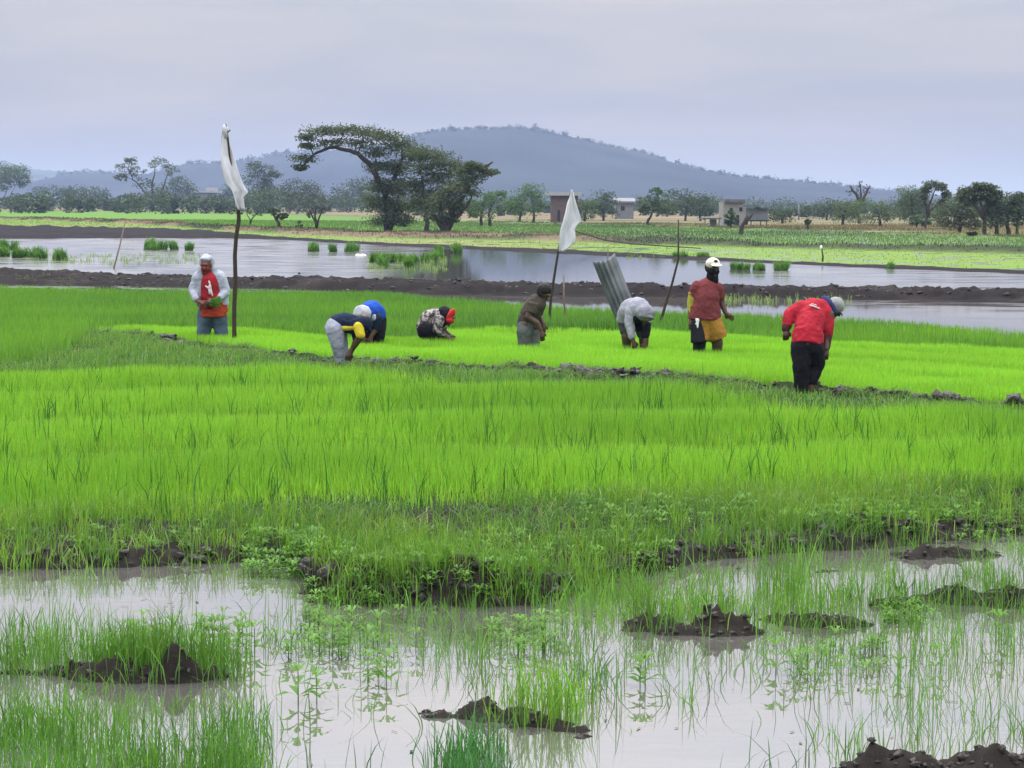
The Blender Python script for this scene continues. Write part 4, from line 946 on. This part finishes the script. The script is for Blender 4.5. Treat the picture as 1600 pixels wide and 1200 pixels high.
mb.tube([at_y(p[0],p[1],d+.02)-b for p in pp], [.034,.034,.033,.032,.031,.030,.032,.029,.024,.019,.015,.014,.014], 8); pole = mb.build('pole', M_STICK, r_)
mb = MB(); mb.tube([at_y(348,207,d)-b, at_y(354,208,d)-b, at_y(360,203,d)-b], [.010,.014,.008], 6); mb.build('cross_stick', M_STICK, r_)
mb = MB(); mb.tube([at_y(353,215,d-.02)-b, at_y(351,200,d-.02)-b, at_y(350,194,d-.02)-b], [.03,.03,.012], 6); mb.build('knot', M_CLOTHW, r_, smooth=True)
cloth([(198,348,355,.09),(215,345,357,.09),(225,346,360,.09),(245,345,366,.08),(262,346,371,.03),(275,349,375,0),(285,353,379,0),(294,361,383,0),(301,364,388,0),(308,366,381,0),(318,368,381,0),(328,372,383,0)], d-.06, b, 'flag', r_, amp=.05, seed=1)
cloth([(298,366,370),(310,367,371),(322,368,371)], d-.10, b, 'flag_tail', r_, nx=4, amp=.02, seed=4)
b = at(859,512,.05); d = b[1]
r_ = empty('flag_pole', b, 'leaning thin pole with a wide white rag behind the dark-haired boy', 'flag', 'white rag flags')
mb = MB(); mb.tube([at_y(p[0],p[1],d+.02)-b for p in [(859,518),(859,490),(861,465),(866,432),(872,395),(880,350),(888,318),(893,295)]], [.024,.024,.023,.022,.02,.018,.015,.010], 8); mb.build('pole', M_STICK, r_)
cloth([(296,892,894),(306,890,897),(318,886,900),(333,883,905),(347,879,909),(352,877,902),(360,875,898),(372,874,899),(380,873,898),(385,873,893),(393,873,881)], d-.06, b, 'flag', r_, amp=.05, seed=2)

# ------------------------------------------------------------------ rolled corrugated metal sheet
b = at(978,512,.05); d = b[1]
M_ZINC = mat('galvanised_sheet', (.135,.148,.155), .6, .4, noise=.5, nscale=2.5, bump=.3, bscale=12, metal=.25)
L0, L1 = at_y(926,413,d), at_y(970,520,d); R0_, R1_ = at_y(960,400,d), at_y(1003,508,d)
mb = MB(); nn, mm_ = 73, 24; vs = []
for j in range(mm_):
    v = j/(mm_-1)
    for i_ in range(nn):
        u = i_/(nn-1); A = L0*(1-v)+L1*v; Bq = R0_*(1-v)+R1_*v; p = A*(1-u)+Bq*u
        curl = -.16*math.sin(math.pi*u)**.8 + (.05 if u < .04 else 0)
        p = p + np.array([0, curl + .016*1.3*(.75+.4*math.sin(u*5+v*2))*math.cos(u*2*math.pi*5 + .3*math.sin(v*4)) + .01*math.sin(v*5), .05*(abs(u-.5)*2)**2*(1-v)])
        vs.append(p - b)
mb.add(vs, [(j*nn+i_, j*nn+i_+1, (j+1)*nn+i_+1, (j+1)*nn+i_) for j in range(mm_-1) for i_ in range(nn-1)])
o = mb.build('metal_sheet', M_ZINC, origin=(0,0,0)); o.location = tuple(b); sm = o.modifiers.new('thickness', 'SOLIDIFY'); sm.thickness = .004
tag(o, 'curled corrugated metal sheet leaning upright behind the hooded worker', 'metal sheet')

# ------------------------------------------------------------------ people
def cm(name, col, **k): return mat(name, col, k.pop('rough', .85), .15, noise=k.pop('noise', .28), nscale=k.pop('nscale', 5), bump=.6, bscale=18, **k)
M_SKIN = mat('brown_skin', (.075,.04,.026), .55, .35, noise=.12, nscale=12); M_SKINR = mat('ruddy_skin', (.13,.05,.034), .55, .35, noise=.12, nscale=12)
M_BLACK = cm('black_cloth', (.008,.008,.011)); M_HAIR = mat('black_hair', (.006,.005,.005), .6, .3, bump=.6, bscale=90)
class Person:
    def __init__(s, label, fx, gy, skin=M_SKIN):
        s.b = at(fx, gy, .05); s.d = s.b[1]; s.s = scale_at(fx, gy); s.label = label; s.m = MB(); s.skin = skin
    def J(s, x, y, dep=0): return at_y(x, y, s.d + dep)
    def seg(s, mb, chain):
        """chain: [(px,py,dep,r), ...] tapered capsules joined end to end"""
        k = 1.0 if mb is not s.m else .84
        if mb is s.m: chain = [(q[0], q[1], q[2], q[3]*k if q[3] > .085 else q[3]) for q in chain]
        for a, c in zip(chain[:-1], chain[1:]): mb.capsule(s.J(*a[:3]), a[3], s.J(*c[:3]), c[3])
    def cut(s, mb, a, c, ky=.8): mb.flat(s.J(*a[:3]), a[3], s.J(*c[:3]), c[3], ky)
    def ell(s, mb, x, y, dep, r, rot=(0,0,0)): mb.ell(s.J(x, y, dep), r, rot)
    def head(s, x, y, dep, face=(0,-1,0), up=(0,0,1), r=.098):
        c = s.J(x, y, dep); f = np.array(face, float); f /= np.linalg.norm(f); u = np.array(up, float); u -= f*u.dot(f); u /= np.linalg.norm(u); q = np.cross(f, u)
        m_ = s.m
        m_.ell(c + u*.02 - f*.01, (r*.86, r*.95, r*1.05)); m_.capsule(c + f*.015 - u*.02, r*.72, c + f*.03 - u*.075, r*.48)
        m_.capsule(c + f*.088 + u*.005, .011, c + f*.108 - u*.028, .017)                       # nose
        m_.capsule(c + f*.085 + u*.03 + q*.035, .014, c + f*.085 + u*.03 - q*.035, .014)       # brow
        m_.capsule(c + f*.088 - u*.06 + q*.018, .010, c + f*.088 - u*.06 - q*.018, .010)       # mouth
        m_.capsule(c + f*.075 - u*.10, .020, c + f*.07 - u*.098, .02)                          # chin
        for sg in (-1, 1):
            m_.ell(c + q*sg*r*.86 - u*.01, (.013, .022, .032)); m_.ell(c + f*.078 + q*sg*.034 + u*.008, (.013, .010, .008))
        s.hc, s.hf, s.hu, s.hq = c, f, u, q
    def hand(s, x, y, dep, dr, side=1, curl=.5):
        c = s.J(x, y, dep); dr = np.array(dr, float); dr /= np.linalg.norm(dr); q = np.cross(dr, (0, 1, .1)); q /= np.linalg.norm(q); p = np.cross(q, dr); m_ = s.m
        m_.capsule(c, .030, c + dr*.055, .036)
        for k, (o_, l) in enumerate(((-.030,.062),(-.010,.072),(.010,.068),(.029,.054))):
            a = c + dr*.08 + q*o_; k1 = a + (dr*(1-curl*.4) + p*curl*.5)*l*.55; k2 = k1 + (dr*(1-curl) + p*curl)*l*.5
            m_.capsule(a - dr*.02, .0105, k1, .0095); m_.capsule(k1, .0095, k2, .0085)
        t0 = c + dr*.02 + q*.03*side; t1 = t0 + (dr*.6 + q*.7*side + p*.3)*.035; m_.capsule(t0, .014, t1, .011); m_.capsule(t1, .011, t1 + (dr*.9 + p*.4)*.03, .009)
    def done(s):
        s.o = s.m.build('person', s.skin, origin=s.b, voxel=.0085, smoothit=3); tag(s.o, s.label, 'person', 'field workers'); return s.o
    def wear(s, name, material, mb, voxel=.012, disp=.022, ds=.08):
        return mb.build(name, material, s.o, origin=s.b, voxel=voxel, disp=disp, dscale=ds)

# 1 worker in grey hooded jacket, red shirt and jeans (far left), facing the camera
p = Person('person in pale grey hooded jacket and red shirt sorting seedlings beside the tall left flag', 330, 535, M_SKINR)
p.seg(p.m, [(331,488,0,.14),(330,460,0,.15),(328,436,0,.14),(325,428,0,.07),(323,420,0,.05)]); p.head(322,414,-.04,(-.15,-1,-.25))
p.seg(p.m, [(308,436,.02,.05),(301,455,0,.044),(307,467,-.12,.035),(311,472,-.17,.028)]); p.hand(313,472,-.18,(.7,-.4,-.5),1)
p.seg(p.m, [(346,436,.02,.05),(353,455,0,.044),(343,465,-.18,.035),(334,470,-.24,.028)]); p.hand(333,470,-.25,(-.8,-.2,-.3),-1)
p.seg(p.m, [(322,492,0,.10),(319,520,0,.075),(318,545,0,.06),(318,563,0,.05)]); p.seg(p.m, [(340,492,0,.10),(345,520,0,.075),(346,545,0,.06),(346,563,0,.05)])
p.seg(p.m, [(318,563,0,.045),(317,564,-.15,.035)]); p.seg(p.m, [(346,563,0,.045),(347,564,-.15,.035)]); p.done()
mb = MB(); p.seg(mb, [(331,478,0,.165),(330,462,-.02,.165),(328,440,-.02,.14),(327,431,-.02,.07)]); p.ell(mb, 331,482,0,(.20,.14,.12)); shirt = p.wear('shirt', cm('red_shirt', (.25,.014,.02)), mb)
mb = MB(); mb.ell(p.J(328,452,-.18),(.030,.014,.085),(0,0,0)); mb.ell(p.J(324,449,-.18),(.05,.014,.016),(0,35,0)); mb.ell(p.J(327,441,-.165),(.018,.012,.03),(0,-20,0)); mb.ell(p.J(331,458,-.182),(.014,.012,.06),(0,-10,0))
mb.build('shirt_print', cm('white_print', (.62,.56,.55)), shirt, origin=(0,0,0), voxel=.008).location = tuple(-np.array(p.b))
mb = MB(); p.cut(mb, (332,470,0,.175), (333,495,0,.215)); p.cut(mb, (347,468,0,.06), (350,488,0,.075)); p.wear('apron', cm('orange_red_cloth', (.30,.04,.014)), mb)
mb = MB(); mb.ell(p.hc - p.hu*.05 + p.hf*.03, (.078,.085,.065)); mb.ell(p.hc - p.hu*.12 + p.hf*.02, (.07,.07,.06)); p.wear('face_mask', cm('dark_red_mask', (.16,.025,.022)), mb, .009, .003)
M_HOOD = cm('pale_grey_cloth', (.34,.37,.43))
mb = MB(); p.seg(mb, [(308,435,.03,.085),(301,454,.02,.07),(306,466,-.11,.055)]); p.seg(mb, [(346,435,.03,.085),(353,455,.01,.072),(344,465,-.16,.055)])
p.seg(mb, [(313,432,.06,.10),(342,432,.06,.10)]); p.seg(mb, [(316,436,.05,.12),(316,470,.06,.11)]); p.seg(mb, [(343,436,.04,.12),(346,474,.05,.12)]); p.ell(mb, 323,411,.035,(.125,.115,.145)); p.seg(mb, [(315,418,.0,.055),(314,434,-.03,.05)]); p.seg(mb, [(334,420,.01,.05),(338,436,-.03,.05)])
p.ell(mb, 322,404,-.06,(.10,.07,.045),(15,0,0)); p.wear('hooded_jacket', M_HOOD, mb)
M_JEAN = cm('faded_jeans', (.075,.11,.155), noise=.5, nscale=5)
mb = MB(); p.seg(mb, [(322,490,.02,.135),(318,520,.02,.105),(318,545,.0,.09)]); p.seg(mb, [(341,490,.02,.135),(346,520,.02,.105),(346,545,.0,.09)]); p.wear('jeans', M_JEAN, mb)
V, Lp, T, C = bundle_mesh(); o = np_mesh('held_seedlings', V*[.4,.4,.55], Lp, np.concatenate([[0], np.cumsum(T)[:-1]]), T, M_GRASS, C*1.3)
o.location = tuple(p.J(330,472,-.30)); o.rotation_euler = (.5, 1.9, .2); tag(o, 'handful of green seedlings held by the worker in the grey hood', 'seedlings')

# 2 worker in navy and yellow top and pale trousers, bent double
p = Person('person bent double in navy and yellow shirt and pale grey trousers, front left', 530, 574)
p.seg(p.m, [(525,508,0,.13),(540,505,-.03,.13),(556,508,-.05,.12),(564,508,-.06,.05)]); p.head(569,505,-.08,(.6,-.3,-.8),(.8,0,.4))
p.seg(p.m, [(560,513,-.16,.044),(562,528,-.20,.040),(548,548,-.2,.03)]); p.hand(547,550,-.2,(-.4,0,-1),1,.6)
p.seg(p.m, [(556,514,.1,.055),(556,532,.1,.04),(549,550,.08,.03)]); p.hand(548,551,.08,(-.3,0,-1),-1,.6)
p.seg(p.m, [(523,512,-.06,.10),(527,540,-.1,.07),(530,570,-.06,.05),(534,585,-.06,.045)]); p.seg(p.m, [(528,514,.1,.10),(533,540,.08,.07),(540,568,.1,.05),(543,583,.1,.045)]); p.done()
M_NAVY = cm('navy_cloth', (.012,.02,.045)); M_YEL = cm('yellow_cloth', (.55,.46,.03))
mb = MB(); p.seg(mb, [(527,506,0,.13),(540,504,-.02,.135),(556,508,-.04,.128)]); p.seg(mb, [(556,512,.1,.075),(557,527,.1,.06)]); p.wear('shirt', M_NAVY, mb)
mb = MB(); p.seg(mb, [(560,511,-.16,.070),(563,523,-.205,.064)]); p.wear('sleeve', M_YEL, mb, .01, .006)
mb = MB(); p.seg(mb, [(537,512,-.11,.045),(556,511,-.125,.045)]); p.wear('side_stripe', M_YEL, mb, .008, .004)
mb = MB(); p.seg(mb, [(562,527,-.2,.052),(552,543,-.2,.038)]); p.wear('arm_sleeve', cm('dark_sleeve', (.06,.045,.02)), mb, .008, .004)
mb = MB(); mb.ell(p.hc, (.115,.115,.11)); mb.ell(p.J(575,511,-.1), (.08,.07,.015), (0,50,0)); p.wear('cap', M_NAVY, mb, .01, .003)
M_PALE = cm('pale_grey_trousers', (.28,.30,.36))
mb = MB(); p.seg(mb, [(525,512,-.02,.15),(524,516,-.08,.125),(528,540,-.1,.09),(531,563,-.06,.07)]); p.seg(mb, [(529,515,.08,.12),(534,540,.06,.085),(539,562,.08,.07)]); p.wear('trousers', M_PALE, mb)

# 3 worker in blue shirt bending towards the camera
p = Person('person in bright blue shirt and white headcloth bending forward behind the navy shirted worker', 580, 547)
p.seg(p.m, [(584,500,.25,.15),(582,490,.12,.16),(574,487,-.05,.14),(569,490,-.15,.05)]); p.head(566,492,-.25,(-.3,-.6,-.8),(-.3,-.8,.4))
p.seg(p.m, [(566,495,-.1,.055),(565,512,-.12,.045),(568,526,-.15,.03)]); p.hand(568,527,-.15,(0,0,-1),1,.6)
p.seg(p.m, [(590,497,-.1,.055),(588,513,-.1,.045),(580,526,-.15,.03)]); p.hand(580,527,-.15,(-.2,0,-1),-1,.6)
p.seg(p.m, [(578,502,.25,.11),(575,525,.15,.075),(576,552,.2,.05)]); p.seg(p.m, [(590,502,.25,.11),(591,525,.15,.075),(590,552,.2,.05)]); p.done()
mb = MB(); p.seg(mb, [(584,492,.22,.185),(580,488,.08,.18),(574,489,-.05,.155)]); p.wear('shirt', cm('blue_shirt', (.01,.06,.34)), mb)
mb = MB(); mb.ell(p.hc + np.array([0,.01,.02]), (.135,.135,.125)); p.ell(mb, 571,497,-.27,(.10,.07,.05),(0,30,0)); p.ell(mb, 561,501,-.2,(.06,.06,.08)); p.wear('headcloth', cm('white_headcloth', (.40,.41,.45), noise=.4), mb)
mb = MB(); p.seg(mb, [(578,490,-.14,.04),(586,497,-.12,.055),(590,500,-.1,.04)]); p.wear('collar', cm('white_collar', (.40,.40,.45)), mb)
mb = MB(); p.seg(mb, [(578,502,.22,.14),(574,526,.12,.10),(576,540,.2,.08)]); p.seg(mb, [(590,502,.22,.14),(591,526,.12,.10),(590,540,.2,.08)]); p.seg(mb, [(584,500,.0,.13),(584,514,.0,.11)]); p.wear('trousers', M_BLACK, mb)
mb = MB(); p.seg(mb, [(566,495,-.1,.075),(565,512,-.12,.06)]); p.seg(mb, [(590,497,-.1,.075),(588,512,-.1,.06)]); p.wear('sleeve', M_NAVY, mb)

# 4 worker in patterned top with red cap
p = Person('person crouching in dark patterned jacket and red brimmed cap, facing right', 680, 546)
p.seg(p.m, [(668,512,0,.14),(674,500,0,.14),(686,495,-.02,.13),(694,494,-.04,.05)]); p.head(700,495,-.05,(.85,-.25,-.5),(.3,0,.9))
p.seg(p.m, [(686,501,-.16,.055),(684,516,-.2,.045),(696,524,-.2,.03)]); p.hand(698,525,-.2,(.6,0,-.8),1,.6)
p.seg(p.m, [(690,501,.1,.055),(692,516,.1,.045),(702,523,.0,.03)]); p.hand(703,524,.0,(.5,0,-.9),1,.6)
p.seg(p.m, [(668,514,-.08,.11),(684,522,-.1,.08),(674,548,-.05,.05)]); p.seg(p.m, [(670,514,.1,.11),(688,524,.1,.08),(678,548,.1,.05)]); p.done()
M_CAMO = bpy.data.materials.new('patterned_cloth'); M_CAMO.use_nodes = True; nt = M_CAMO.node_tree; bb = nt.nodes['Principled BSDF']; bb.inputs['Roughness'].default_value = .9
vo = N(nt,'ShaderNodeTexNoise'); vo.inputs['Scale'].default_value = 16; vo.inputs['Detail'].default_value = 2; tcn = N(nt,'ShaderNodeTexCoord'); crn = N(nt,'ShaderNodeValToRGB'); crn.color_ramp.interpolation = 'CONSTANT'
crn.color_ramp.elements[0].color = (.022,.02,.022,1); crn.color_ramp.elements[1].position = .53; crn.color_ramp.elements[1].color = (.30,.26,.25,1); e = crn.color_ramp.elements.new(.46); e.color = (.10,.085,.08,1)
nt.links.new(tcn.outputs['Object'], vo.inputs[0]); nt.links.new(vo.outputs[0], crn.inputs[0]); nt.links.new(crn.outputs[0], bb.inputs['Base Color'])
mb = MB(); p.seg(mb, [(667,514,0,.165),(673,501,0,.17),(685,496,-.02,.15)]); p.seg(mb, [(686,500,-.16,.08),(683,516,-.2,.066),(694,523,-.2,.045)]); p.seg(mb, [(690,500,.1,.08),(692,516,.1,.06)]); p.wear('jacket', M_CAMO, mb)
mb = MB(); p.ell(mb, 694,493,-.04,(.135,.13,.14)); p.seg(mb, [(690,497,-.04,.10),(688,504,-.08,.09)]); p.wear('hood', M_BLACK, mb)
mb = MB(); p.ell(mb, 704,494,-.07,(.045,.12,.125),(0,25,-20)); p.ell(mb, 703,500,-.09,(.06,.10,.05),(0,50,-20)); p.wear('cap', cm('red_cap', (.50,.03,.03)), mb, .01, .003)
mb = MB(); p.seg(mb, [(667,516,-.06,.15),(684,524,-.1,.10),(675,540,-.05,.08)]); p.seg(mb, [(670,516,.1,.15),(688,525,.1,.10),(678,540,.1,.08)]); p.wear('trousers', M_BLACK, mb)

# 5 dark-haired boy in brown shirt and grey shorts, leaning right
p = Person('dark-haired boy in brown short-sleeved shirt and grey trousers stooping by the second flag', 828, 554)
p.seg(p.m, [(824,505,0,.115),(828,490,0,.12),(838,473,-.02,.13),(844,467,-.03,.05)]); p.head(850,458,-.05,(.7,-.5,-.7),(.4,-.1,.9), .10)
p.seg(p.m, [(831,478,-.15,.055),(825,495,-.17,.046),(840,505,-.2,.038),(846,518,-.2,.028)]); p.hand(846,519,-.2,(.15,0,-1),1,.5)
p.seg(p.m, [(841,478,.13,.055),(842,494,.1,.042),(849,506,0,.03)]); p.hand(849,507,0,(0,0,-1),1,.5)
p.seg(p.m, [(822,508,-.07,.09),(820,532,-.08,.065),(820,555,-.06,.05),(822,572,-.06,.04)]); p.seg(p.m, [(828,508,.08,.09),(834,532,.0,.065),(836,556,.05,.05),(837,572,.05,.04)]); p.done()
M_BRN = cm('brown_shirt', (.062,.052,.042))
mb = MB(); p.cut(mb, (824,512,0,.155), (826,494,0,.15)); p.seg(mb, [(825,500,0,.135),(828,489,0,.142),(838,475,-.02,.148)]); p.cut(mb, (833,474,-.13,.085), (829,490,-.16,.072), 1); p.seg(mb, [(841,477,.12,.08),(842,488,.1,.07)]); p.wear('shirt', M_BRN, mb)
mb = MB(); c_ = p.hc; mb.ell(c_ + p.hu*.035 - p.hf*.03, (.112,.112,.105)); p.ell(mb, 845,461,-.03,(.07,.08,.06)); mb.build('hair', M_HAIR, p.o, origin=p.b, voxel=.009, disp=.012, dscale=.04)
mb = MB(); p.seg(mb, [(823,508,0,.14),(820,518,-.06,.12),(820,545,-.08,.09)]); p.seg(mb, [(828,510,.06,.12),(835,545,.0,.095)]); p.wear('trousers', cm('grey_trousers', (.09,.10,.095)), mb)

# 6 bent worker in pale hooded top
p = Person('person bent over in pale grey hooded top in front of the metal sheet', 995, 557)
p.seg(p.m, [(980,500,.25,.14),(986,486,.15,.16),(997,481,-.02,.15),(1004,485,-.12,.06)]); p.head(1009,492,-.2,(.2,-.7,-.7),(.3,-.6,.6))
p.seg(p.m, [(984,488,-.05,.06),(985,512,-.1,.046),(989,532,-.15,.03)]); p.hand(990,534,-.15,(.2,0,-1),1,.6)
p.seg(p.m, [(1006,492,-.02,.06),(1010,514,-.1,.046),(1008,534,-.15,.03)]); p.hand(1008,536,-.15,(-.1,0,-1),-1,.6)
p.seg(p.m, [(979,504,.22,.10),(979,526,.15,.075),(980,556,.2,.05)]); p.seg(p.m, [(1003,504,.22,.10),(1006,526,.15,.075),(1006,556,.2,.05)]); p.done()
M_LAV = cm('lavender_grey_cloth', (.29,.29,.34))
mb = MB(); p.seg(mb, [(981,498,.24,.165),(987,486,.14,.185),(997,483,0,.175),(1003,487,-.1,.12)]); p.seg(mb, [(986,487,-.05,.09),(984,505,-.08,.075),(987,526,-.13,.055)]); p.seg(mb, [(1005,490,-.0,.085),(1010,508,-.06,.06)]); p.wear('hooded_top', M_LAV, mb)
mb = MB(); p.ell(mb, 1009,489,-.2,(.135,.13,.125),(0,15,0)); p.ell(mb, 1010,496,-.28,(.125,.06,.018),(-20,10,0)); p.wear('hood', cm('grey_hood', (.21,.21,.25)), mb)
mb = MB(); p.seg(mb, [(1010,508,-.06,.068),(1009,524,-.13,.056)]); p.ell(mb, 998,498,-.1,(.12,.06,.08)); p.ell(mb, 1000,505,.05,(.13,.08,.12)); p.wear('undershirt', M_BLACK, mb)
mb = MB(); p.seg(mb, [(979,502,.22,.13),(979,516,.18,.105)]); p.seg(mb, [(1003,504,.22,.12),(1005,520,.16,.10)]); p.seg(mb, [(979,504,.24,.13),(1003,504,.24,.13)]); p.wear('shorts', cm('dark_grey_shorts', (.05,.05,.058)), mb)

# 7 standing man in white cap, maroon shirt, mustard shorts
p = Person('standing man in white cap, faded maroon shirt and mustard shorts looking at the camera', 1104, 562)
p.seg(p.m, [(1104,502,0,.15),(1104,485,-.02,.17),(1105,465,0,.17),(1106,450,0,.14),(1112,436,0,.06),(1113,428,0,.055)]); p.head(1114,418,-.03,(.35,-1,-.05))
p.seg(p.m, [(1088,450,0,.07),(1080,475,.02,.055),(1080,498,-.04,.036)]); p.hand(1080,500,-.05,(0,-.2,-1),1,.4)
p.seg(p.m, [(1123,450,.05,.065),(1127,472,.08,.05),(1133,487,.03,.034)]); p.hand(1134,489,.02,(.75,-.2,-.6),-1,.25)
p.seg(p.m, [(1094,508,0,.12),(1092,540,-.03,.08),(1092,562,0,.062),(1092,578,0,.05),(1091,579,-.16,.04)]); p.seg(p.m, [(1113,508,0,.12),(1121,536,.02,.08),(1119,562,.08,.06),(1119,578,.08,.05),(1121,579,-.08,.04)]); p.done()
M_MAR = cm('maroon_shirt', (.16,.036,.04), noise=.3)
mb = MB(); p.cut(mb, (1101,499,0,.235), (1102,478,0,.215), .78); p.seg(mb, [(1103,480,-.01,.185),(1104,464,0,.185),(1106,450,0,.15),(1110,440,0,.08)]); p.seg(mb, [(1090,449,0,.095),(1085,460,.01,.085)]); p.seg(mb, [(1121,450,.04,.085),(1125,462,.06,.075)]); p.wear('shirt', M_MAR, mb)
mb = MB(); p.seg(mb, [(1084,459,.01,.076),(1080,476,.02,.062)]); p.seg(mb, [(1080,476,.02,.062),(1081,490,-.02,.048)]); p.wear('arm_sleeve', cm('mustard_sleeve', (.33,.29,.045)), mb, .01, .006)
mb = MB(); p.seg(mb, [(1113,431,-.03,.085),(1113,438,-.02,.09)]); mb.ell(p.hc - p.hu*.055 + p.hf*.015, (.09,.095,.06)); mb.ell(p.hc - p.hf*.05, (.095,.09,.10)); p.wear('neck_gaiter', M_BLACK, mb, .01, .004)
M_CAP = cm('white_cap', (.66,.65,.55), noise=.1)
mb = MB(); mb.ell(p.hc + p.hu*.052 - p.hf*.01, (.102,.110,.088)); mb.ell(p.hc + p.hu*.045 + p.hf*.115, (.08,.08,.010), (12,0,0)); cap = p.wear('cap', M_CAP, mb, .008, 0)
mb = MB(); mb.ell(p.hc + p.hu*.095 + p.hf*.088, (.032,.012,.020), (-25,0,15)); o = mb.build('emblem', M_BLACK, cap, origin=(0,0,0), voxel=.005); o.location = tuple(-np.array(p.b))
M_MUS = cm('mustard_shorts', (.33,.165,.03), noise=.2)
mb = MB(); p.seg(mb, [(1098,500,0,.14),(1110,500,0,.14)]); p.cut(mb, (1097,500,0,.15), (1096,533,-.03,.13), 1); p.cut(mb, (1111,500,0,.15), (1123,529,.02,.135), 1); sh = p.wear('shorts', M_MUS, mb)
mb = MB(); p.cut(mb, (1090,500,-.06,.095), (1092,535,-.085,.115), 1); p.seg(mb, [(1093,534,-.03,.095),(1092,547,-.01,.085)]); sp_ = p.wear('side_panel', cm('black_panel', (.015,.015,.022)), mb, .01, .004)
mb = MB()
for a_, c_ in (((1087.5,498),(1090,512)), ((1090.5,498),(1090,512)), ((1090,512),(1092,500)), ((1087,506),(1091,506))): mb.capsule(p.J(*a_, -.19), .010, p.J(*c_, -.19), .010)
o = mb.build('letters', cm('white_letters', (.7,.7,.7)), sp_, origin=(0,0,0), voxel=.006); o.location = tuple(-np.array(p.b))

# 8 man in red long-sleeved shirt and black trousers, seen from behind, stooping
p = Person('man in red long-sleeved shirt and black trousers stooping away from the camera, nearest worker', 1258, 614)
p.seg(p.m, [(1262,538,0,.15),(1264,520,.08,.16),(1268,500,.2,.17),(1274,483,.3,.15),(1288,476,.38,.07),(1296,475,.42,.06)]); p.head(1304,480,.46,(.75,.2,-.75),(.5,.2,.6))
p.seg(p.m, [(1247,484,.28,.07),(1232,495,.25,.055),(1228,514,.15,.036)]); p.hand(1228,516,.14,(0,-.2,-1),1,.9)
p.seg(p.m, [(1294,492,.26,.07),(1293,520,.2,.052),(1291,545,.1,.036)]); p.hand(1291,547,.1,(-.1,-.1,-1),-1,.9)
p.seg(p.m, [(1251,542,0,.12),(1252,575,-.02,.085),(1250,606,.0,.055),(1250,620,.0,.05),(1250,621,.15,.04)]); p.seg(p.m, [(1274,542,0,.12),(1276,572,.1,.085),(1267,602,.05,.05),(1264,616,.05,.048),(1264,617,.2,.04)]); p.done()
M_RED = cm('red_shirt_sleeved', (.33,.015,.028), noise=.2)
mb = MB(); p.cut(mb, (1261,541,-.01,.185), (1263,518,.06,.185), .85); p.seg(mb, [(1262,524,.04,.16),(1263,516,.08,.165),(1267,500,.2,.175),(1271,486,.3,.155),(1286,480,.36,.105)]); p.seg(mb, [(1252,483,.28,.105),(1234,492,.25,.078),(1229,510,.17,.055)]); p.seg(mb, [(1289,490,.28,.10),(1294,506,.24,.078),(1293,524,.19,.062)]); shirt = p.wear('shirt', M_RED, mb, .012, .026)
mb = MB(); mb.capsule(p.J(1266,477,.10), .012, p.J(1280,482,.12), .010); mb.capsule(p.J(1268,474.5,.12), .007, p.J(1276,477,.13), .007); o = mb.build('shirt_lettering', cm('white_lettering', (.7,.62,.62)), shirt, origin=(0,0,0), voxel=.006); o.location = tuple(-np.array(p.b))
mb = MB(); M_CUFF = cm('dark_maroon_cuff', (.06,.018,.018)); p.seg(mb, [(1293,524,.19,.058),(1291,543,.12,.046)]); p.wear('cuff', M_CUFF, mb, .01, .005); mb = MB(); p.seg(mb, [(1229,510,.17,.056),(1228,514,.15,.05)]); p.wear('cuff', M_CUFF, mb, .01, .005)
mb = MB(); p.seg(mb, [(1288,468,.36,.045),(1294,475,.34,.055),(1301,486,.38,.055)]); p.seg(mb, [(1290,470,.42,.06),(1300,482,.42,.06)]); p.wear('collar', cm('navy_neckcloth', (.03,.045,.14)), mb, .01, .008)
mb = MB(); p.ell(mb, 1306,477,.46,(.105,.115,.10),(0,30,0)); p.ell(mb, 1311,485,.47,(.085,.085,.014),(0,55,0)); p.wear('cap', cm('grey_cap', (.27,.28,.28)), mb, .009, .002)
mb = MB(); p.seg(mb, [(1253,541,0,.135),(1252,575,-.02,.10),(1251,608,0,.075)]); p.seg(mb, [(1269,542,0,.14),(1276,568,.1,.10),(1268,594,.06,.075)]); p.wear('trousers', cm('black_trousers', (.010,.010,.013), noise=.3), mb)

# ------------------------------------------------------------------ haze over the plain
HAZE = bpy.data.materials.new('haze_air'); HAZE.use_nodes = True; nt = HAZE.node_tree; nt.nodes.clear()
o_ = N(nt,'ShaderNodeOutputMaterial'); pv = N(nt,'ShaderNodeVolumePrincipled'); pv.inputs['Density'].default_value = 3.4e-4; pv.inputs['Color'].default_value = (.27,.36,.60,1); pv.inputs['Absorption Color'].default_value = (.5,.5,.5,1)
nt.links.new(pv.outputs[0], o_.inputs['Volume'])
mb = MB(); mb.box(-9500, 9500, -60, 14800, -1.6, 135)
tag(mb.build('haze', HAZE, smooth=False), 'thin blue haze lying over the plain and hills', 'haze', kind='stuff')
